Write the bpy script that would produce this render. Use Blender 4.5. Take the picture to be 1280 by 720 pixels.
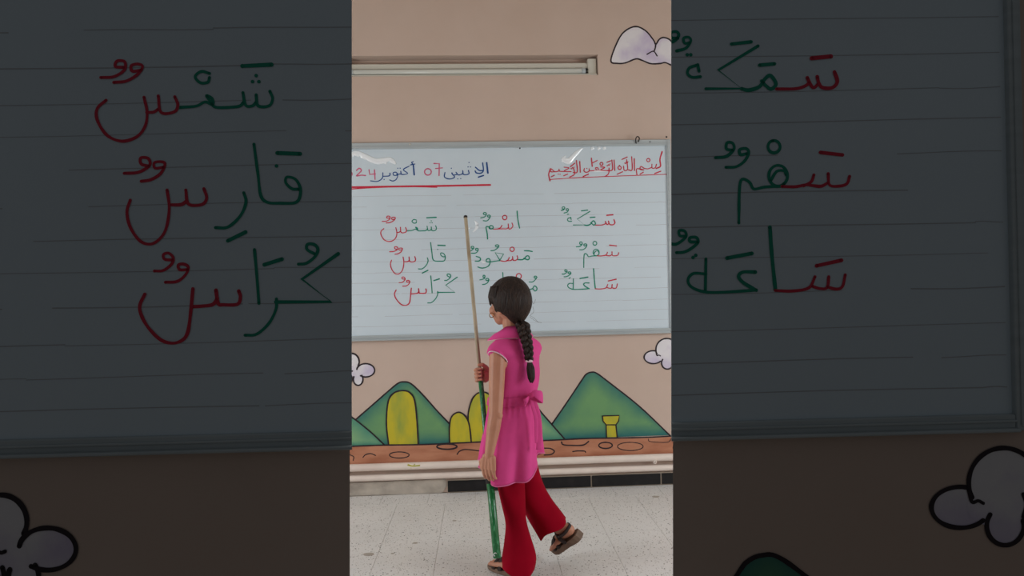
import bpy, bmesh, math, random
from mathutils import Vector, Matrix, noise
random.seed(7)
for o in list(bpy.data.objects): bpy.data.objects.remove(o, do_unlink=True)
scene = bpy.context.scene
COL = scene.collection

# ------------------------------------------------------------------ camera, world, lights, exposure
F_PX, CAM_H = 800.0, 1.26                 # focal length in 1280-px units, eye height
ROLL = math.radians(1.29)
D_FAR, PSI = 4.0, math.radians(2.7)       # far classroom wall
ZOOM = 1280/404.0
D_NEAR = D_FAR/ZOOM                       # made-up front partition, keeps its near side dim
PSI_N = math.atan(math.tan(PSI)/ZOOM)
cam_d = bpy.data.cameras.new('camera'); cam = bpy.data.objects.new('camera', cam_d); COL.objects.link(cam)
cam_d.sensor_width = 36.0; cam_d.lens = 36.0*F_PX/1280.0; cam_d.clip_start = 0.02
cam.matrix_world = (Matrix.Translation((0, 0, CAM_H)) @ Matrix.Rotation(math.radians(90), 4, 'X')
                    @ Matrix.Rotation(-ROLL, 4, 'Z'))
scene.camera = cam
w = bpy.data.worlds.new('dim_ambient'); scene.world = w; w.use_nodes = True  # made-up dim ambient, set for the near side of the added partition
w.node_tree.nodes['Background'].inputs[0].default_value = (0.93, 0.97, 1.0, 1)
w.node_tree.nodes['Background'].inputs[1].default_value = 0.062
vs = scene.view_settings
vs.view_transform = 'Standard'; vs.look = 'None'; vs.exposure = 0.0; vs.gamma = 1.0; vs.use_curve_mapping = False

def area(name, loc, target, sx, sy, power, col=(1, 1, 1)):
    l = bpy.data.lights.new(name, 'AREA'); l.shape = 'RECTANGLE'; l.size = sx; l.size_y = sy
    l.energy = power; l.color = col
    o = bpy.data.objects.new(name, l); COL.objects.link(o); o.location = loc
    o.rotation_euler = (Vector(target)-Vector(loc)).to_track_quat('-Z', 'Y').to_euler()
    return o
ROOM_X, CEIL = 3.0, 3.35
area('daylight_left_window', (-ROOM_X+0.03, 2.15, 1.30), (0, 2.75, 0.45), 1.5, 1.3, 52, (0.87, 0.965, 1.0))
area('daylight_right_window', (ROOM_X-0.03, 2.15, 1.30), (0, 2.75, 0.45), 1.5, 1.3, 55, (0.87, 0.965, 1.0))
area('ceiling_fill_light', (0, 1.95, CEIL-0.07), (0, 2.1, 0), 3.2, 0.036, 3.0, (0.92, 0.98, 1.0))  # unseen fill lamp added under the ceiling, no fitting built

# ------------------------------------------------------------------ helpers
def srgb(r, g, b):
    f = lambda c: (c/255)/12.92 if c/255 <= 0.04045 else ((c/255+0.055)/1.055)**2.4
    return (f(r), f(g), f(b), 1.0)

def mat(name, col, rough=0.6, col2=None, scale=4.0, mix=(0.4, 0.6), bump=0.0, bump_scale=60.0, spec=0.4,
        metal=0.0, stretch=(1, 1, 1), detail=4.0, coat=0.0):
    m = bpy.data.materials.new(name); m.use_nodes = True
    nt = m.node_tree; N = nt.nodes; L = nt.links; b = N['Principled BSDF']
    b.inputs['Base Color'].default_value = col; b.inputs['Roughness'].default_value = rough
    b.inputs['Metallic'].default_value = metal; b.inputs['Specular IOR Level'].default_value = spec
    b.inputs['Coat Weight'].default_value = coat
    tc = N.new('ShaderNodeTexCoord'); mp = N.new('ShaderNodeMapping'); mp.inputs['Scale'].default_value = stretch
    L.new(tc.outputs['Object'], mp.inputs['Vector'])
    if col2 is not None:
        n = N.new('ShaderNodeTexNoise'); n.inputs['Scale'].default_value = scale; n.inputs['Detail'].default_value = detail
        r = N.new('ShaderNodeValToRGB'); e = r.color_ramp.elements
        e[0].position, e[1].position = mix; e[0].color = col; e[1].color = col2
        L.new(mp.outputs[0], n.inputs['Vector']); L.new(n.outputs['Fac'], r.inputs[0]); L.new(r.outputs[0], b.inputs['Base Color'])
    if bump > 0:
        n2 = N.new('ShaderNodeTexNoise'); n2.inputs['Scale'].default_value = bump_scale; n2.inputs['Detail'].default_value = 5
        bp = N.new('ShaderNodeBump'); bp.inputs['Strength'].default_value = bump; bp.inputs['Distance'].default_value = 0.01
        L.new(mp.outputs[0], n2.inputs['Vector']); L.new(n2.outputs['Fac'], bp.inputs['Height']); L.new(bp.outputs[0], b.inputs['Normal'])
    return m

M = {}
M['wall'] = mat('wall_paint', srgb(199, 176, 162), 0.75, srgb(205, 183, 170), 2.2, (0.35, 0.7), 0.05, 9)
M['board'] = mat('board_film', srgb(203, 216, 225), 0.28, srgb(208, 221, 230), 1.6, (0.35, 0.65), 0.02, 3.0, 0.5)
M['rule'] = mat('ruled_line', srgb(176, 178, 184), 0.5)
M['film'] = mat('film_glare_fold', srgb(242, 249, 255), 0.2, spec=1.0, coat=0.6)  # whiter than the board film: glare put into the colour
M['film'].node_tree.nodes['Principled BSDF'].inputs['Coat IOR'].default_value = 2.4
M['hem'] = mat('hem_stitching', srgb(216, 108, 158), 0.85)
M['alu'] = mat('aluminium_frame', srgb(186, 194, 197), 0.4, srgb(172, 180, 183), 3, (0.3, 0.7), spec=0.5, metal=0.12, stretch=(1, 1, 14))
M['green'] = mat('green_marker', srgb(0, 138, 112), 0.45)
M['red'] = mat('red_marker', srgb(200, 40, 66), 0.45)
M['blue'] = mat('blue_marker', srgb(10, 72, 142), 0.45)
M['pink'] = mat('pink_marker', srgb(208, 92, 128), 0.45)
M['ink'] = mat('mural_outline', srgb(38, 26, 34), 0.6)
M['cloud'] = mat('mural_cloud_paint', srgb(226, 222, 226), 0.7, srgb(190, 174, 208), 5, (0.45, 0.72))
M['yellow'] = mat('mural_yellow_paint', srgb(196, 182, 44), 0.7, srgb(150, 162, 66), 6, (0.42, 0.7), stretch=(2, 1, 0.7))
M['earth'] = mat('mural_earth_paint', srgb(194, 134, 104), 0.7, srgb(170, 108, 80), 7, (0.4, 0.65), stretch=(0.6, 1, 2))
M['pipe'] = mat('pipe_paint', srgb(236, 222, 212), 0.45, srgb(226, 208, 198), 6, (0.4, 0.7), 0.06, 20)
M['plaster'] = mat('grey_plaster', srgb(192, 182, 170), 0.9, srgb(166, 156, 146), 9, (0.35, 0.65), 0.5, 30)
M['black'] = mat('black_skirting', srgb(16, 15, 18), 0.55, srgb(34, 32, 34), 24, (0.5, 0.8), 0.15, 40)
M['grout'] = mat('grout', srgb(186, 172, 158), 0.9)
M['white_metal'] = mat('white_enamel', srgb(206, 202, 190), 0.4)
M['glass_tube'] = mat('tube_glass', srgb(214, 214, 206), 0.25)
M['dark'] = mat('dark_rubber', srgb(34, 28, 27), 0.6)
M['ceiling'] = mat('ceiling_paint', srgb(225, 220, 212), 0.9)
M['skin'] = mat('skin', srgb(196, 140, 114), 0.5, srgb(186, 128, 104), 14, (0.4, 0.7), 0.03, 80)
M['lip'] = mat('lip', srgb(176, 98, 92), 0.45)
M['eyewhite'] = mat('eye_white', srgb(235, 232, 228), 0.2)
M['hair'] = mat('dark_brown_hair', srgb(33, 21, 17), 0.5, srgb(54, 37, 28), 30, (0.4, 0.75), 0.6, 55, 0.28, stretch=(4, 4, 0.35))
M['tunic'] = mat('magenta_cotton', srgb(224, 78, 148), 0.85, srgb(212, 70, 138), 9, (0.4, 0.7), 0.10, 26, 0.15)
M['piping'] = mat('pale_piping', srgb(236, 200, 214), 0.8)
M['trouser'] = mat('red_jersey', srgb(152, 2, 32), 0.9, srgb(136, 1, 26), 7, (0.4, 0.7), 0.06, 20, 0.1)
M['strap'] = mat('dark_brown_strap', srgb(44, 32, 30), 0.6)
M['sole'] = mat('brown_sole', srgb(134, 112, 96), 0.8, srgb(116, 95, 82), 20, (0.4, 0.6))
M['gold'] = mat('gold_hoop', srgb(176, 128, 62), 0.3, metal=0.8)
M['wood'] = mat('pale_wood', srgb(190, 176, 152), 0.6, srgb(150, 132, 108), 16, (0.35, 0.7), stretch=(1, 1, 0.35))
M['green_tube'] = mat('green_sleeve', srgb(10, 104, 52), 0.25, srgb(84, 168, 120), 34, (0.56, 0.72), 0.3, 40, 0.6, stretch=(3, 3, 0.12))
M['sticker'] = mat('white_sticker', srgb(222, 228, 224), 0.5)

def terrazzo():
    m = bpy.data.materials.new('terrazzo'); m.use_nodes = True
    nt = m.node_tree; N = nt.nodes; L = nt.links; b = N['Principled BSDF']; b.inputs['Roughness'].default_value = 0.42
    g = N.new('ShaderNodeNewGeometry')
    n = N.new('ShaderNodeTexNoise'); n.inputs['Scale'].default_value = 2.3; n.inputs['Detail'].default_value = 6
    r = N.new('ShaderNodeValToRGB'); e = r.color_ramp.elements
    e[0].position, e[1].position = 0.35, 0.68; e[0].color = srgb(235, 232, 230); e[1].color = srgb(226, 223, 221)
    L.new(g.outputs['Position'], n.inputs['Vector']); L.new(n.outputs['Fac'], r.inputs[0])
    prev = r.outputs[0]
    for sc, th, col in ((62, 0.23, srgb(118, 108, 102)), (120, 0.28, srgb(166, 156, 148)), (27, 0.12, srgb(84, 76, 72))):
        v = N.new('ShaderNodeTexVoronoi'); v.inputs['Scale'].default_value = sc
        L.new(g.outputs['Position'], v.inputs['Vector'])
        vr = N.new('ShaderNodeValToRGB'); ve = vr.color_ramp.elements
        ve[0].position, ve[1].position = th*0.7, th; ve[0].color = (1, 1, 1, 1); ve[1].color = (0, 0, 0, 1)
        L.new(v.outputs['Distance'], vr.inputs[0])
        sep = N.new('ShaderNodeSeparateColor'); L.new(v.outputs['Color'], sep.inputs[0])
        gt = N.new('ShaderNodeMath'); gt.operation = 'GREATER_THAN'; gt.inputs[1].default_value = 0.45
        L.new(sep.outputs[0], gt.inputs[0])
        mu = N.new('ShaderNodeMath'); mu.operation = 'MULTIPLY'; L.new(vr.outputs[0], mu.inputs[0]); L.new(gt.outputs[0], mu.inputs[1])
        mx = N.new('ShaderNodeMix'); mx.data_type = 'RGBA'; L.new(mu.outputs[0], mx.inputs[0])
        L.new(prev, mx.inputs[6]); mx.inputs[7].default_value = col; prev = mx.outputs[2]
    L.new(prev, b.inputs['Base Color'])
    return m
M['terrazzo'] = terrazzo()
def hill_paint(name, c_mid, c_edge, c_foot, foot=0.11):
    # brushed mural paint: mid green, teal towards the outline, blue-teal wash along the ground line
    m = bpy.data.materials.new(name); m.use_nodes = True
    nt = m.node_tree; N = nt.nodes; L = nt.links; b = N['Principled BSDF']; b.inputs['Roughness'].default_value = 0.7
    at = N.new('ShaderNodeAttribute'); at.attribute_name = 'edge'
    tc = N.new('ShaderNodeTexCoord'); n = N.new('ShaderNodeTexNoise'); n.inputs['Scale'].default_value = 6; n.inputs['Detail'].default_value = 5
    L.new(tc.outputs['Object'], n.inputs['Vector'])
    ad = N.new('ShaderNodeMath'); ad.operation = 'MULTIPLY_ADD'; ad.inputs[1].default_value = 0.6; L.new(n.outputs['Fac'], ad.inputs[0]); 
    L.new(at.outputs['Fac'], ad.inputs[2])
    r = N.new('ShaderNodeValToRGB'); e = r.color_ramp.elements; e[0].position, e[1].position = 0.30, 1.15 if False else 1.0
    e[0].color = c_mid; e[1].color = c_edge; L.new(ad.outputs[0], r.inputs[0])
    L.new(r.outputs[0], b.inputs['Base Color'])
    return m
M['hill'] = hill_paint('mural_hill_paint', srgb(108, 156, 102), srgb(42, 110, 106), None)
M['hill_light'] = hill_paint('mural_hill_light_paint', srgb(128, 172, 124), srgb(70, 138, 118), None)

def ob(name, bm, mats, parent=None, smooth=False, me=None):
    if me is None:
        me = bpy.data.meshes.new(name); bmesh.ops.recalc_face_normals(bm, faces=bm.faces[:]); bm.to_mesh(me); bm.free()
        for m in (mats if isinstance(mats, (list, tuple)) else [mats]): me.materials.append(M[m] if isinstance(m, str) else m)
        if smooth:
            for p in me.polygons: p.use_smooth = True
    o = bpy.data.objects.new(name, me); COL.objects.link(o)
    if parent is not None: o.parent = parent
    return o
def tag(o, label=None, cat=None, group=None, kind=None):
    for k, v in (('label', label), ('category', cat), ('group', group), ('kind', kind)):
        if v: o[k] = v
    return o
def empty(name, loc=(0, 0, 0), rz=0.0):
    o = bpy.data.objects.new(name, None); COL.objects.link(o); o.location = loc; o.rotation_euler = (0, 0, rz); o.empty_display_size = 0.1
    return o
def box(bm, x0, x1, y0, y1, z0, z1, bevel=0.0, seg=2):
    r = bmesh.ops.create_cube(bm, size=1.0)
    for v in r['verts']:
        v.co = Vector((x0+(v.co.x+0.5)*(x1-x0), y0+(v.co.y+0.5)*(y1-y0), z0+(v.co.z+0.5)*(z1-z0)))
    if bevel > 0:
        ed = list({e for v in r['verts'] for e in v.link_edges})
        bmesh.ops.bevel(bm, geom=ed, offset=bevel, segments=seg, profile=0.5, affect='EDGES')
def catmull(pts, n=6, closed=False):
    P = [Vector(p) for p in pts]
    if len(P) < 3 and not closed: return P
    out = []; m = len(P)
    rng = range(m) if closed else range(m-1)
    for i in rng:
        p1, p2 = P[i], P[(i+1) % m]
        p0 = P[(i-1) % m] if (closed or i > 0) else p1*2-p2
        p3 = P[(i+2) % m] if (closed or i+2 < m) else p2*2-p1
        for k in range(n):
            t = k/n
            out.append(0.5*((2*p1)+(p2-p0)*t+(2*p0-5*p1+4*p2-p3)*t*t+(3*p1-p0-3*p2+p3)*t**3))
    if not closed: out.append(P[-1])
    return out
def loft(bm, rings, close_ends=(True, True), mi=0):
    """rings: lists of Vectors with equal counts"""
    R = [[bm.verts.new(p) for p in r] for r in rings]
    n = len(R[0])
    for a, b in zip(R[:-1], R[1:]):
        for i in range(n):
            f = bm.faces.new((a[i], a[(i+1) % n], b[(i+1) % n], b[i])); f.material_index = mi
    if close_ends[0]: bm.faces.new(R[0][::-1]).material_index = mi
    if close_ends[1]: bm.faces.new(R[-1]).material_index = mi
def sweep(bm, pts, rad, n=8, flat=None, mi=0, smooth_n=4, caps=(True, True)):
    """tube along pts; rad number or list; flat=(ra, rb, ref_vector) makes an elliptical section"""
    Ps = catmull(pts, smooth_n)
    m = len(Ps); rings = []
    prev = None
    for i, p in enumerate(Ps):
        t = (Ps[min(i+1, m-1)]-Ps[max(i-1, 0)]).normalized()
        if flat: ref = Vector(flat[2])
        else: ref = prev if prev is not None else (Vector((0, 0, 1)) if abs(t.z) < 0.9 else Vector((1, 0, 0)))
        a = (ref-t*ref.dot(t)).normalized(); b = t.cross(a); prev = a
        if isinstance(rad, (list, tuple)):
            f = i/(m-1)*(len(rad)-1); k = min(int(f), len(rad)-2); r = rad[k]+(rad[k+1]-rad[k])*(f-k)
        else: r = rad
        ra, rb = (r*flat[0], r*flat[1]) if flat else (r, r)
        rings.append([p+a*ra*math.cos(2*math.pi*j/n)+b*rb*math.sin(2*math.pi*j/n) for j in range(n)])
    loft(bm, rings, caps, mi)

# photograph pixel -> point in the place (measuring aids only)
def unroll(px, py):
    dx, dy = px-640.0, py-360.0; c, s = math.cos(ROLL), math.sin(ROLL)
    return dx*c-dy*s, dx*s+dy*c
def P(px, py, d):                     # at depth d along the view
    x, y = unroll(px, py); return Vector((x*d/F_PX, d, CAM_H-y*d/F_PX))
def UV(px, py):                       # on the far wall: metres along it, height
    x, y = unroll(px, py)
    den = math.cos(PSI)-x/F_PX*math.sin(PSI)
    t = D_FAR*math.cos(PSI)/den
    X, Yd = x/F_PX*t, t-D_FAR
    return Vector((X*math.cos(PSI)+Yd*math.sin(PSI), CAM_H-y/F_PX*t))
SRC = {'Z2': (438, 170, 6), 'Z3': (640, 170, 6), 'B': (580, 255, 10.283), 'C': (580, 300, 10.283), 'E': (690, 250, 6),
       'LP': (438, 246.36, 9.257), 'RP': (703.78, 246.36, 9.257), 'M1': (438, 430, 5.54), 'R4': (680, 415, 4.963),
       'G1': (438, 540, 7.83), 'G2': (680, 540, 7.83), 'T': (640, 20, 6), 'X': (0, 0, 1)}
def conv(src, pts):
    ox, oy, s = SRC[src]
    return [UV(ox+x/s, oy+y/s) for x, y in pts]

def ribbon(bm, pts, width, wout, mi=0, closed=False, straight=False):
    Ps = [Vector(p) for p in pts] if straight else catmull(pts, 6, closed)
    m = len(Ps)
    if closed: Ps = Ps+[Ps[0]]; m += 1
    L = []; R = []
    for i, p in enumerate(Ps):
        if closed: t = Ps[(i+1) % (m-1)]-Ps[(i-1) % (m-1)]
        else: t = Ps[min(i+1, m-1)]-Ps[max(i-1, 0)]
        if t.length < 1e-9: t = Vector((1, 0))
        t.normalize(); nrm = Vector((-t.y, t.x))*(width/2)*(0.9+0.2*noise.noise((p.x*40, p.y*40, 3.0)))
        a, b = p+nrm, p-nrm
        L.append(bm.verts.new((a.x, -wout, a.y))); R.append(bm.verts.new((b.x, -wout, b.y)))
    for i in range(m-1):
        bm.faces.new((L[i], R[i], R[i+1], L[i+1])).material_index = mi
    if not closed:
        for p in (Ps[0], Ps[-1]): disc(bm, p, width*0.47, wout, mi, 8)
def disc(bm, p, r, wout, mi=0, n=10):
    bm.faces.new([bm.verts.new((p.x+r*math.cos(2*math.pi*k/n), -wout, p.y+r*math.sin(2*math.pi*k/n))) for k in range(n)]).material_index = mi
def fill(bm, pts, wout, mi=0):
    f = bm.faces.new([bm.verts.new((p.x, -wout, p.y)) for p in pts]); f.material_index = mi
    bmesh.ops.triangulate(bm, faces=[f])
TR = math.tan(ROLL)                   # jambs of the added opening lean with the camera roll
def clip(bm, ulim, side):             # keep what lies beyond the added opening's edge, chamfered along the reveal
    geom = bm.verts[:]+bm.edges[:]+bm.faces[:]
    no = Vector((TR, 0, 1)).cross(Vector((side*ulim, D_NEAR, 0))).normalized()
    if no.x*side < 0: no = -no
    bmesh.ops.bisect_plane(bm, geom=geom, plane_co=(ulim*side, 0, CAM_H), plane_no=no, clear_inner=True)

FAR = dict(loc=(0, D_FAR, 0), rz=PSI); NEAR = dict(loc=(0, D_NEAR, 0), rz=PSI_N)
ADDED_GAP_U = 202*D_NEAR/F_PX              # half width of the opening in the added partition

# ------------------------------------------------------------------ structure
NU0, NU1, NZ0, NZ1, ND = UV(430, 80).x, UV(747.5, 80).x, UV(640, 94.3).y, UV(640, 68.8).y, 0.085
bm = bmesh.new(); box(bm, -3.2, 3.2, 0, 0.12, 0, NZ0); box(bm, -3.2, 3.2, 0, 0.12, NZ1, CEIL)
box(bm, -3.2, NU0, 0, 0.12, NZ0, NZ1); box(bm, NU1, 3.2, 0, 0.12, NZ0, NZ1); box(bm, NU0, NU1, ND, 0.12, NZ0, NZ1)
wall_back = tag(ob('wall_back', bm, 'wall'), 'beige painted classroom wall with hill and cloud mural', kind='structure')
wall_back.location = FAR['loc']; wall_back.rotation_euler.z = PSI
bm = bmesh.new()
e, sp, th = ADDED_GAP_U, 0.075, 0.12
for s in (-1, 1):                     # two invented piers, holding room light off their near side, splayed reveals
    plan = lambda z: [Vector((s*e+(z-CAM_H)*TR, 0, z)), Vector((s*(e+sp)+(z-CAM_H)*TR, th, z)), Vector((s*3.2, th, z)), Vector((s*3.2, 0, z))]
    loft(bm, [plan(0), plan(2.15)])
box(bm, -3.2, 3.2, 0, th, 2.15, CEIL)
added_partition = tag(ob('added_partition', bm, 'wall'), 'added beige partition that keeps both side areas dim', kind='structure')
added_partition.location = NEAR['loc']; added_partition.rotation_euler.z = PSI_N
for s, nm in ((-1, 'wall_left'), (1, 'wall_right')):
    bm = bmesh.new(); a, b = sorted((s*ROOM_X, s*(ROOM_X+0.1)))
    y0, y1 = 1.3, 4.2                 # with a window opening y 1.4..2.9, z 0.65..2.15
    box(bm, a, b, y0, 1.4, 0, CEIL); box(bm, a, b, 2.9, y1, 0, CEIL); box(bm, a, b, 1.4, 2.9, 0, 0.65); box(bm, a, b, 1.4, 2.9, 2.15, CEIL)
    tag(ob(nm, bm, 'wall'), 'beige side wall of the classroom with a window', kind='structure')
    wn = tag(empty('window_1' if s < 0 else 'window_2', (s*(ROOM_X+0.05), 2.15, 1.40)), 'white framed classroom window in the side wall', kind='structure')
    bm = bmesh.new()
    for z in (-0.75, 0.70): box(bm, -0.03, 0.03, -0.75, 0.75, z, z+0.05)
    for y in (-0.75, -0.275, 0.225, 0.70): box(bm, -0.03, 0.03, y, y+0.05, -0.70, 0.70)
    ob('window_frame', bm, 'white_metal', wn)
    for y in (-0.70, -0.225, 0.275):
        bm = bmesh.new(); box(bm, s*0.012-0.003, s*0.012+0.003, y, y+(0.425 if y != -0.225 else 0.45), -0.70, 0.70); ob('pane', bm, 'glass_tube', wn)
bm = bmesh.new(); box(bm, -ROOM_X-0.1, ROOM_X+0.1, 1.25, 4.2, CEIL, CEIL+0.1)
tag(ob('ceiling', bm, 'ceiling'), 'pale classroom ceiling', kind='structure')
bm = bmesh.new(); box(bm, -3.3, 3.3, -1.5, 4.3, -0.1, -0.0035)
floor = tag(ob('floor', bm, 'grout'), 'speckled cream terrazzo tile floor', kind='structure')
# terrazzo tiles, aligned with the far wall
T = 0.283; u0 = UV(502, 626).x
Rf = Matrix.Translation(FAR['loc']) @ Matrix.Rotation(PSI, 4, 'Z')
bm = bmesh.new(); g = 0.0007
box(bm, -T/2+g, T/2-g, -T/2+g, T/2-g, -0.03, 0, 0.0007, 1)
tile_me = None
for row in range(10):
    for c in range(-5, 12):
        uc, vc = u0+(c+0.5)*T, -0.20-(row+0.5)*T if row >= 0 else 0
        if abs(uc) > 1.75: continue
        if tile_me is None: o = ob('tile', bm, 'terrazzo', floor); tile_me = o.data
        else: o = ob('tile', None, None, floor, me=tile_me)
        o.location = Rf @ Vector((uc, vc, random.uniform(-0.0004, 0.0002))); o.rotation_euler.z = PSI+random.uniform(-0.001, 0.001)
bm = bmesh.new(); box(bm, -T/2+g, T/2-g, -0.20+g, -0.016, -0.03, 0, 0.0007, 1); tm = None
for c in range(-5, 12):
    uc = u0+(c+0.12)*T
    if abs(uc) > 1.75: continue
    if tm is None: o = ob('tile', bm, 'terrazzo', floor); tm = o.data
    else: o = ob('tile', None, None, floor, me=tm)
    o.location = Rf @ Vector((uc, 0, 0)); o.rotation_euler.z = PSI
for (px, py, r) in ((461, 693, 0.017), (820, 621, 0.014), (568, 651, 0.008), (519, 679, 0.009), (491, 692, 0.006)):   # dried spots on the floor
    x, y = unroll(px, py); d = CAM_H*F_PX/y
    bm = bmesh.new(); n = 14
    bm.faces.new([bm.verts.new((r*(1+0.3*random.random())*math.cos(2*math.pi*k/n)*1.3, r*(1+0.3*random.random())*math.sin(2*math.pi*k/n), 0)) for k in range(n)])
    s_ = ob('stain', bm, 'plaster', floor); s_.location = (x*d/F_PX, d, 0.0008)

# skirting along the far wall
base = tag(empty('baseboard_back', FAR['loc'], PSI), 'black skirting tiles with broken grey plaster at one end', kind='structure')
zt, zb = UV(740, 594).y, 0.0
uu = [UV(x, 605).x for x in (559, 650, 739, 826)]; uu = uu+[uu[-1]+0.435, uu[-1]+0.87]
for a, b in zip(uu[:-1], uu[1:]):
    bm = bmesh.new(); box(bm, a+0.004, b-0.004, -0.014, 0, 0.004, zt, 0.002, 1)
    for v in bm.verts: v.co.z += 0.002*noise.noise(v.co*9)
    ob('skirting_tile', bm, 'black', base)
bm = bmesh.new(); box(bm, uu[0]+0.002, uu[-1], -0.008, 0, 0, zt+0.006); ob('mortar_bed', bm, 'grout', base)
bm = bmesh.new()                     # rough plaster where tiles are missing
nx, nz = 40, 6; ul = -1.7; grid = []
for i in range(nx+1):
    u = ul+(uu[0]-0.006-ul)*i/nx; col = []
    for j in range(nz+1):
        z = (zt+0.012)*j/nz
        dpt = 0.012+0.007*noise.noise((u*9, z*22, 1.3))
        if u < UV(470, 610).x and z < 0.05: dpt -= 0.006
        if i == nx: dpt = 0.002
        col.append(bm.verts.new((u+0.02*(1-abs(2*z/zt-1))*(1 if i == nx else 0)-(0.02 if i == nx and j < 3 else 0), -dpt, z)))
    grid.append(col)
for i in range(nx):
    for j in range(nz): bm.faces.new((grid[i][j], grid[i+1][j], grid[i+1][j+1], grid[i][j+1]))
ob('plaster_patch', bm, 'plaster', base, True)

# ------------------------------------------------------------------ mural painted on the walls
def arc(cx, cy, rx, ry, a0=0, a1=360, n=16):
    return [(cx+rx*math.cos(math.radians(a0+(a1-a0)*k/(n-1))), cy-ry*math.sin(math.radians(a0+(a1-a0)*k/(n-1)))) for k in range(n)]
OUT = 0.0105
def paint(name, parts, parent, label, cl=None, lift=0.0):
    """parts: (kind, src, pts, material, width) ; painted flat on the wall"""
    bm = bmesh.new(); mats = []; k = 0
    for kind, src, pts, m, wd in parts:
        if m not in mats: mats.append(m)
        q = conv(src, pts); k += 1
        if kind == 'fill': fill(bm, catmull(q, 5, True) if wd else q, 0.0006+lift+0.00008*k, mats.index(m))
        elif kind == 'loop': ribbon(bm, q, wd, 0.0012+lift+0.00008*k, mats.index(m), True)
        elif kind == 'line': ribbon(bm, q, wd, 0.0012+lift+0.00008*k, mats.index(m), False)
        elif kind == 'poly': ribbon(bm, q, wd, 0.0012+lift+0.00008*k, mats.index(m), False, True)
    if cl: clip(bm, *cl)
    if not bm.faces: bm.free(); return None
    o = ob(name, bm, mats, parent)
    if label: o['label'] = label
    return o
def hill_shape(name, src, outline, base, matname, label, parent, lift=0.0, cl=None):
    top = conv(src, outline); ft = conv(src, base); poly = top+ft
    bm = bmesh.new(); fill(bm, catmull(top, 4)+ft, 0.0006+lift)
    x0, x1 = min(p.x for p in poly), max(p.x for p in poly); z0, z1 = min(p.y for p in poly), max(p.y for p in poly)
    for k in range(1, 30):
        g_ = bm.verts[:]+bm.edges[:]+bm.faces[:]; bmesh.ops.bisect_plane(bm, geom=g_, plane_co=(x0+(x1-x0)*k/30, 0, 0), plane_no=(1, 0, 0))
    for k in range(1, 16):
        g_ = bm.verts[:]+bm.edges[:]+bm.faces[:]; bmesh.ops.bisect_plane(bm, geom=g_, plane_co=(0, 0, z0+(z1-z0)*k/16), plane_no=(0, 0, 1))
    ribbon(bm, top, OUT, 0.0014+lift, 1)
    if cl: clip(bm, *cl)
    o = ob(name, bm, [matname, 'ink'], parent); o['label'] = label
    segs = list(zip(top[:-1], top[1:]))
    at = o.data.attributes.new('edge', 'FLOAT', 'POINT')
    for i, v in enumerate(o.data.vertices):
        p = Vector((v.co.x, v.co.z)); dmin = 9
        for a, b in segs:
            t = max(0, min(1, (p-a).dot(b-a)/max(1e-9, (b-a).length_squared))); dmin = min(dmin, (p-a-(b-a)*t).length*(1.0 if a.x < (x0+x1)/2 else 2.2))
        foot = max(0, 1-(p.y-z0)/(0.22*(z1-z0)))
        at.data[i].value = max(0.6*max(0, 1-dmin/0.10), 0.8*foot)
    return o
def flower_cloud():
    pe = [(5, 122, 56, 58), (106, 182, 62, 46), (54, 244, 33, 42), (-72, 178, 62, 46), (-22, 240, 33, 42)]
    r = [('fill', 'M1', arc(*p, 0, 360, 22)[:-1], 'cloud', 0) for p in pe]+[('fill', 'M1', arc(18, 195, 45, 40, 0, 360, 18)[:-1], 'cloud', 0)]
    r += [('line', 'M1', arc(5, 122, 56, 58, -28, 208), 'ink', OUT*1.05), ('line', 'M1', arc(106, 182, 62, 46, 172, -125, 22), 'ink', OUT),
          ('line', 'M1', arc(54, 244, 33, 42, 40, -205, 18), 'ink', OUT), ('line', 'M1', arc(-72, 178, 62, 46, 20, 300, 22), 'ink', OUT),
          ('line', 'M1', arc(-22, 240, 33, 42, 150, 385, 18), 'ink', OUT), ('line', 'M1', [(-6, 182), (4, 190), (14, 187)], 'ink', OUT*0.8)]
    return r
def puff_cloud():
    pe = [(678, 156, 57, 40), (762, 108, 68, 68), (765, 192, 36, 38), (850, 150, 50, 52), (815, 160, 50, 40)]
    r = [('fill', 'R4', arc(*p, 0, 360, 22)[:-1], 'cloud', 0) for p in pe]+[('fill', 'R4', arc(750, 155, 60, 40, 0, 360, 18)[:-1], 'cloud', 0)]
    r += [('line', 'R4', arc(762, 108, 68, 68, 205, -25, 22), 'ink', OUT), ('line', 'R4', arc(678, 156, 57, 40, 75, 320, 22), 'ink', OUT),
          ('line', 'R4', arc(765, 192, 36, 38, 145, 375, 18), 'ink', OUT), ('line', 'R4', [(692, 120), (700, 145), (712, 143), (722, 148)], 'ink', OUT*0.7),
          ('line', 'R4', arc(850, 150, 50, 52, 120, -110, 18), 'ink', OUT), ('line', 'R4', [(800, 130), (806, 150), (800, 175)], 'ink', OUT*0.8)]
    return r
def top_cloud():
    out = [(742, 340), (770, 240), (830, 130), (920, 80), (1000, 110), (1060, 180), (1078, 212), (1105, 175), (1140, 162), (1190, 185), (1225, 250),
           (1290, 290), (1310, 360), (1212, 372), (1150, 350), (1110, 357), (1040, 358), (980, 335), (930, 322), (850, 352), (790, 356)]
    return [('fill', 'T', out, 'cloud', 1), ('loop', 'T', out, 'ink', OUT), ('line', 'T', [(1012, 288), (1060, 265), (1088, 300)], 'ink', OUT*0.8),
            ('line', 'T', [(1078, 210), (1074, 240), (1066, 262)], 'ink', OUT)]
PEAK = [(50, 570), (140, 440), (240, 290), (262, 262), (290, 250), (325, 255), (400, 310), (590, 460), (780, 640)]
W = wall_back
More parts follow.
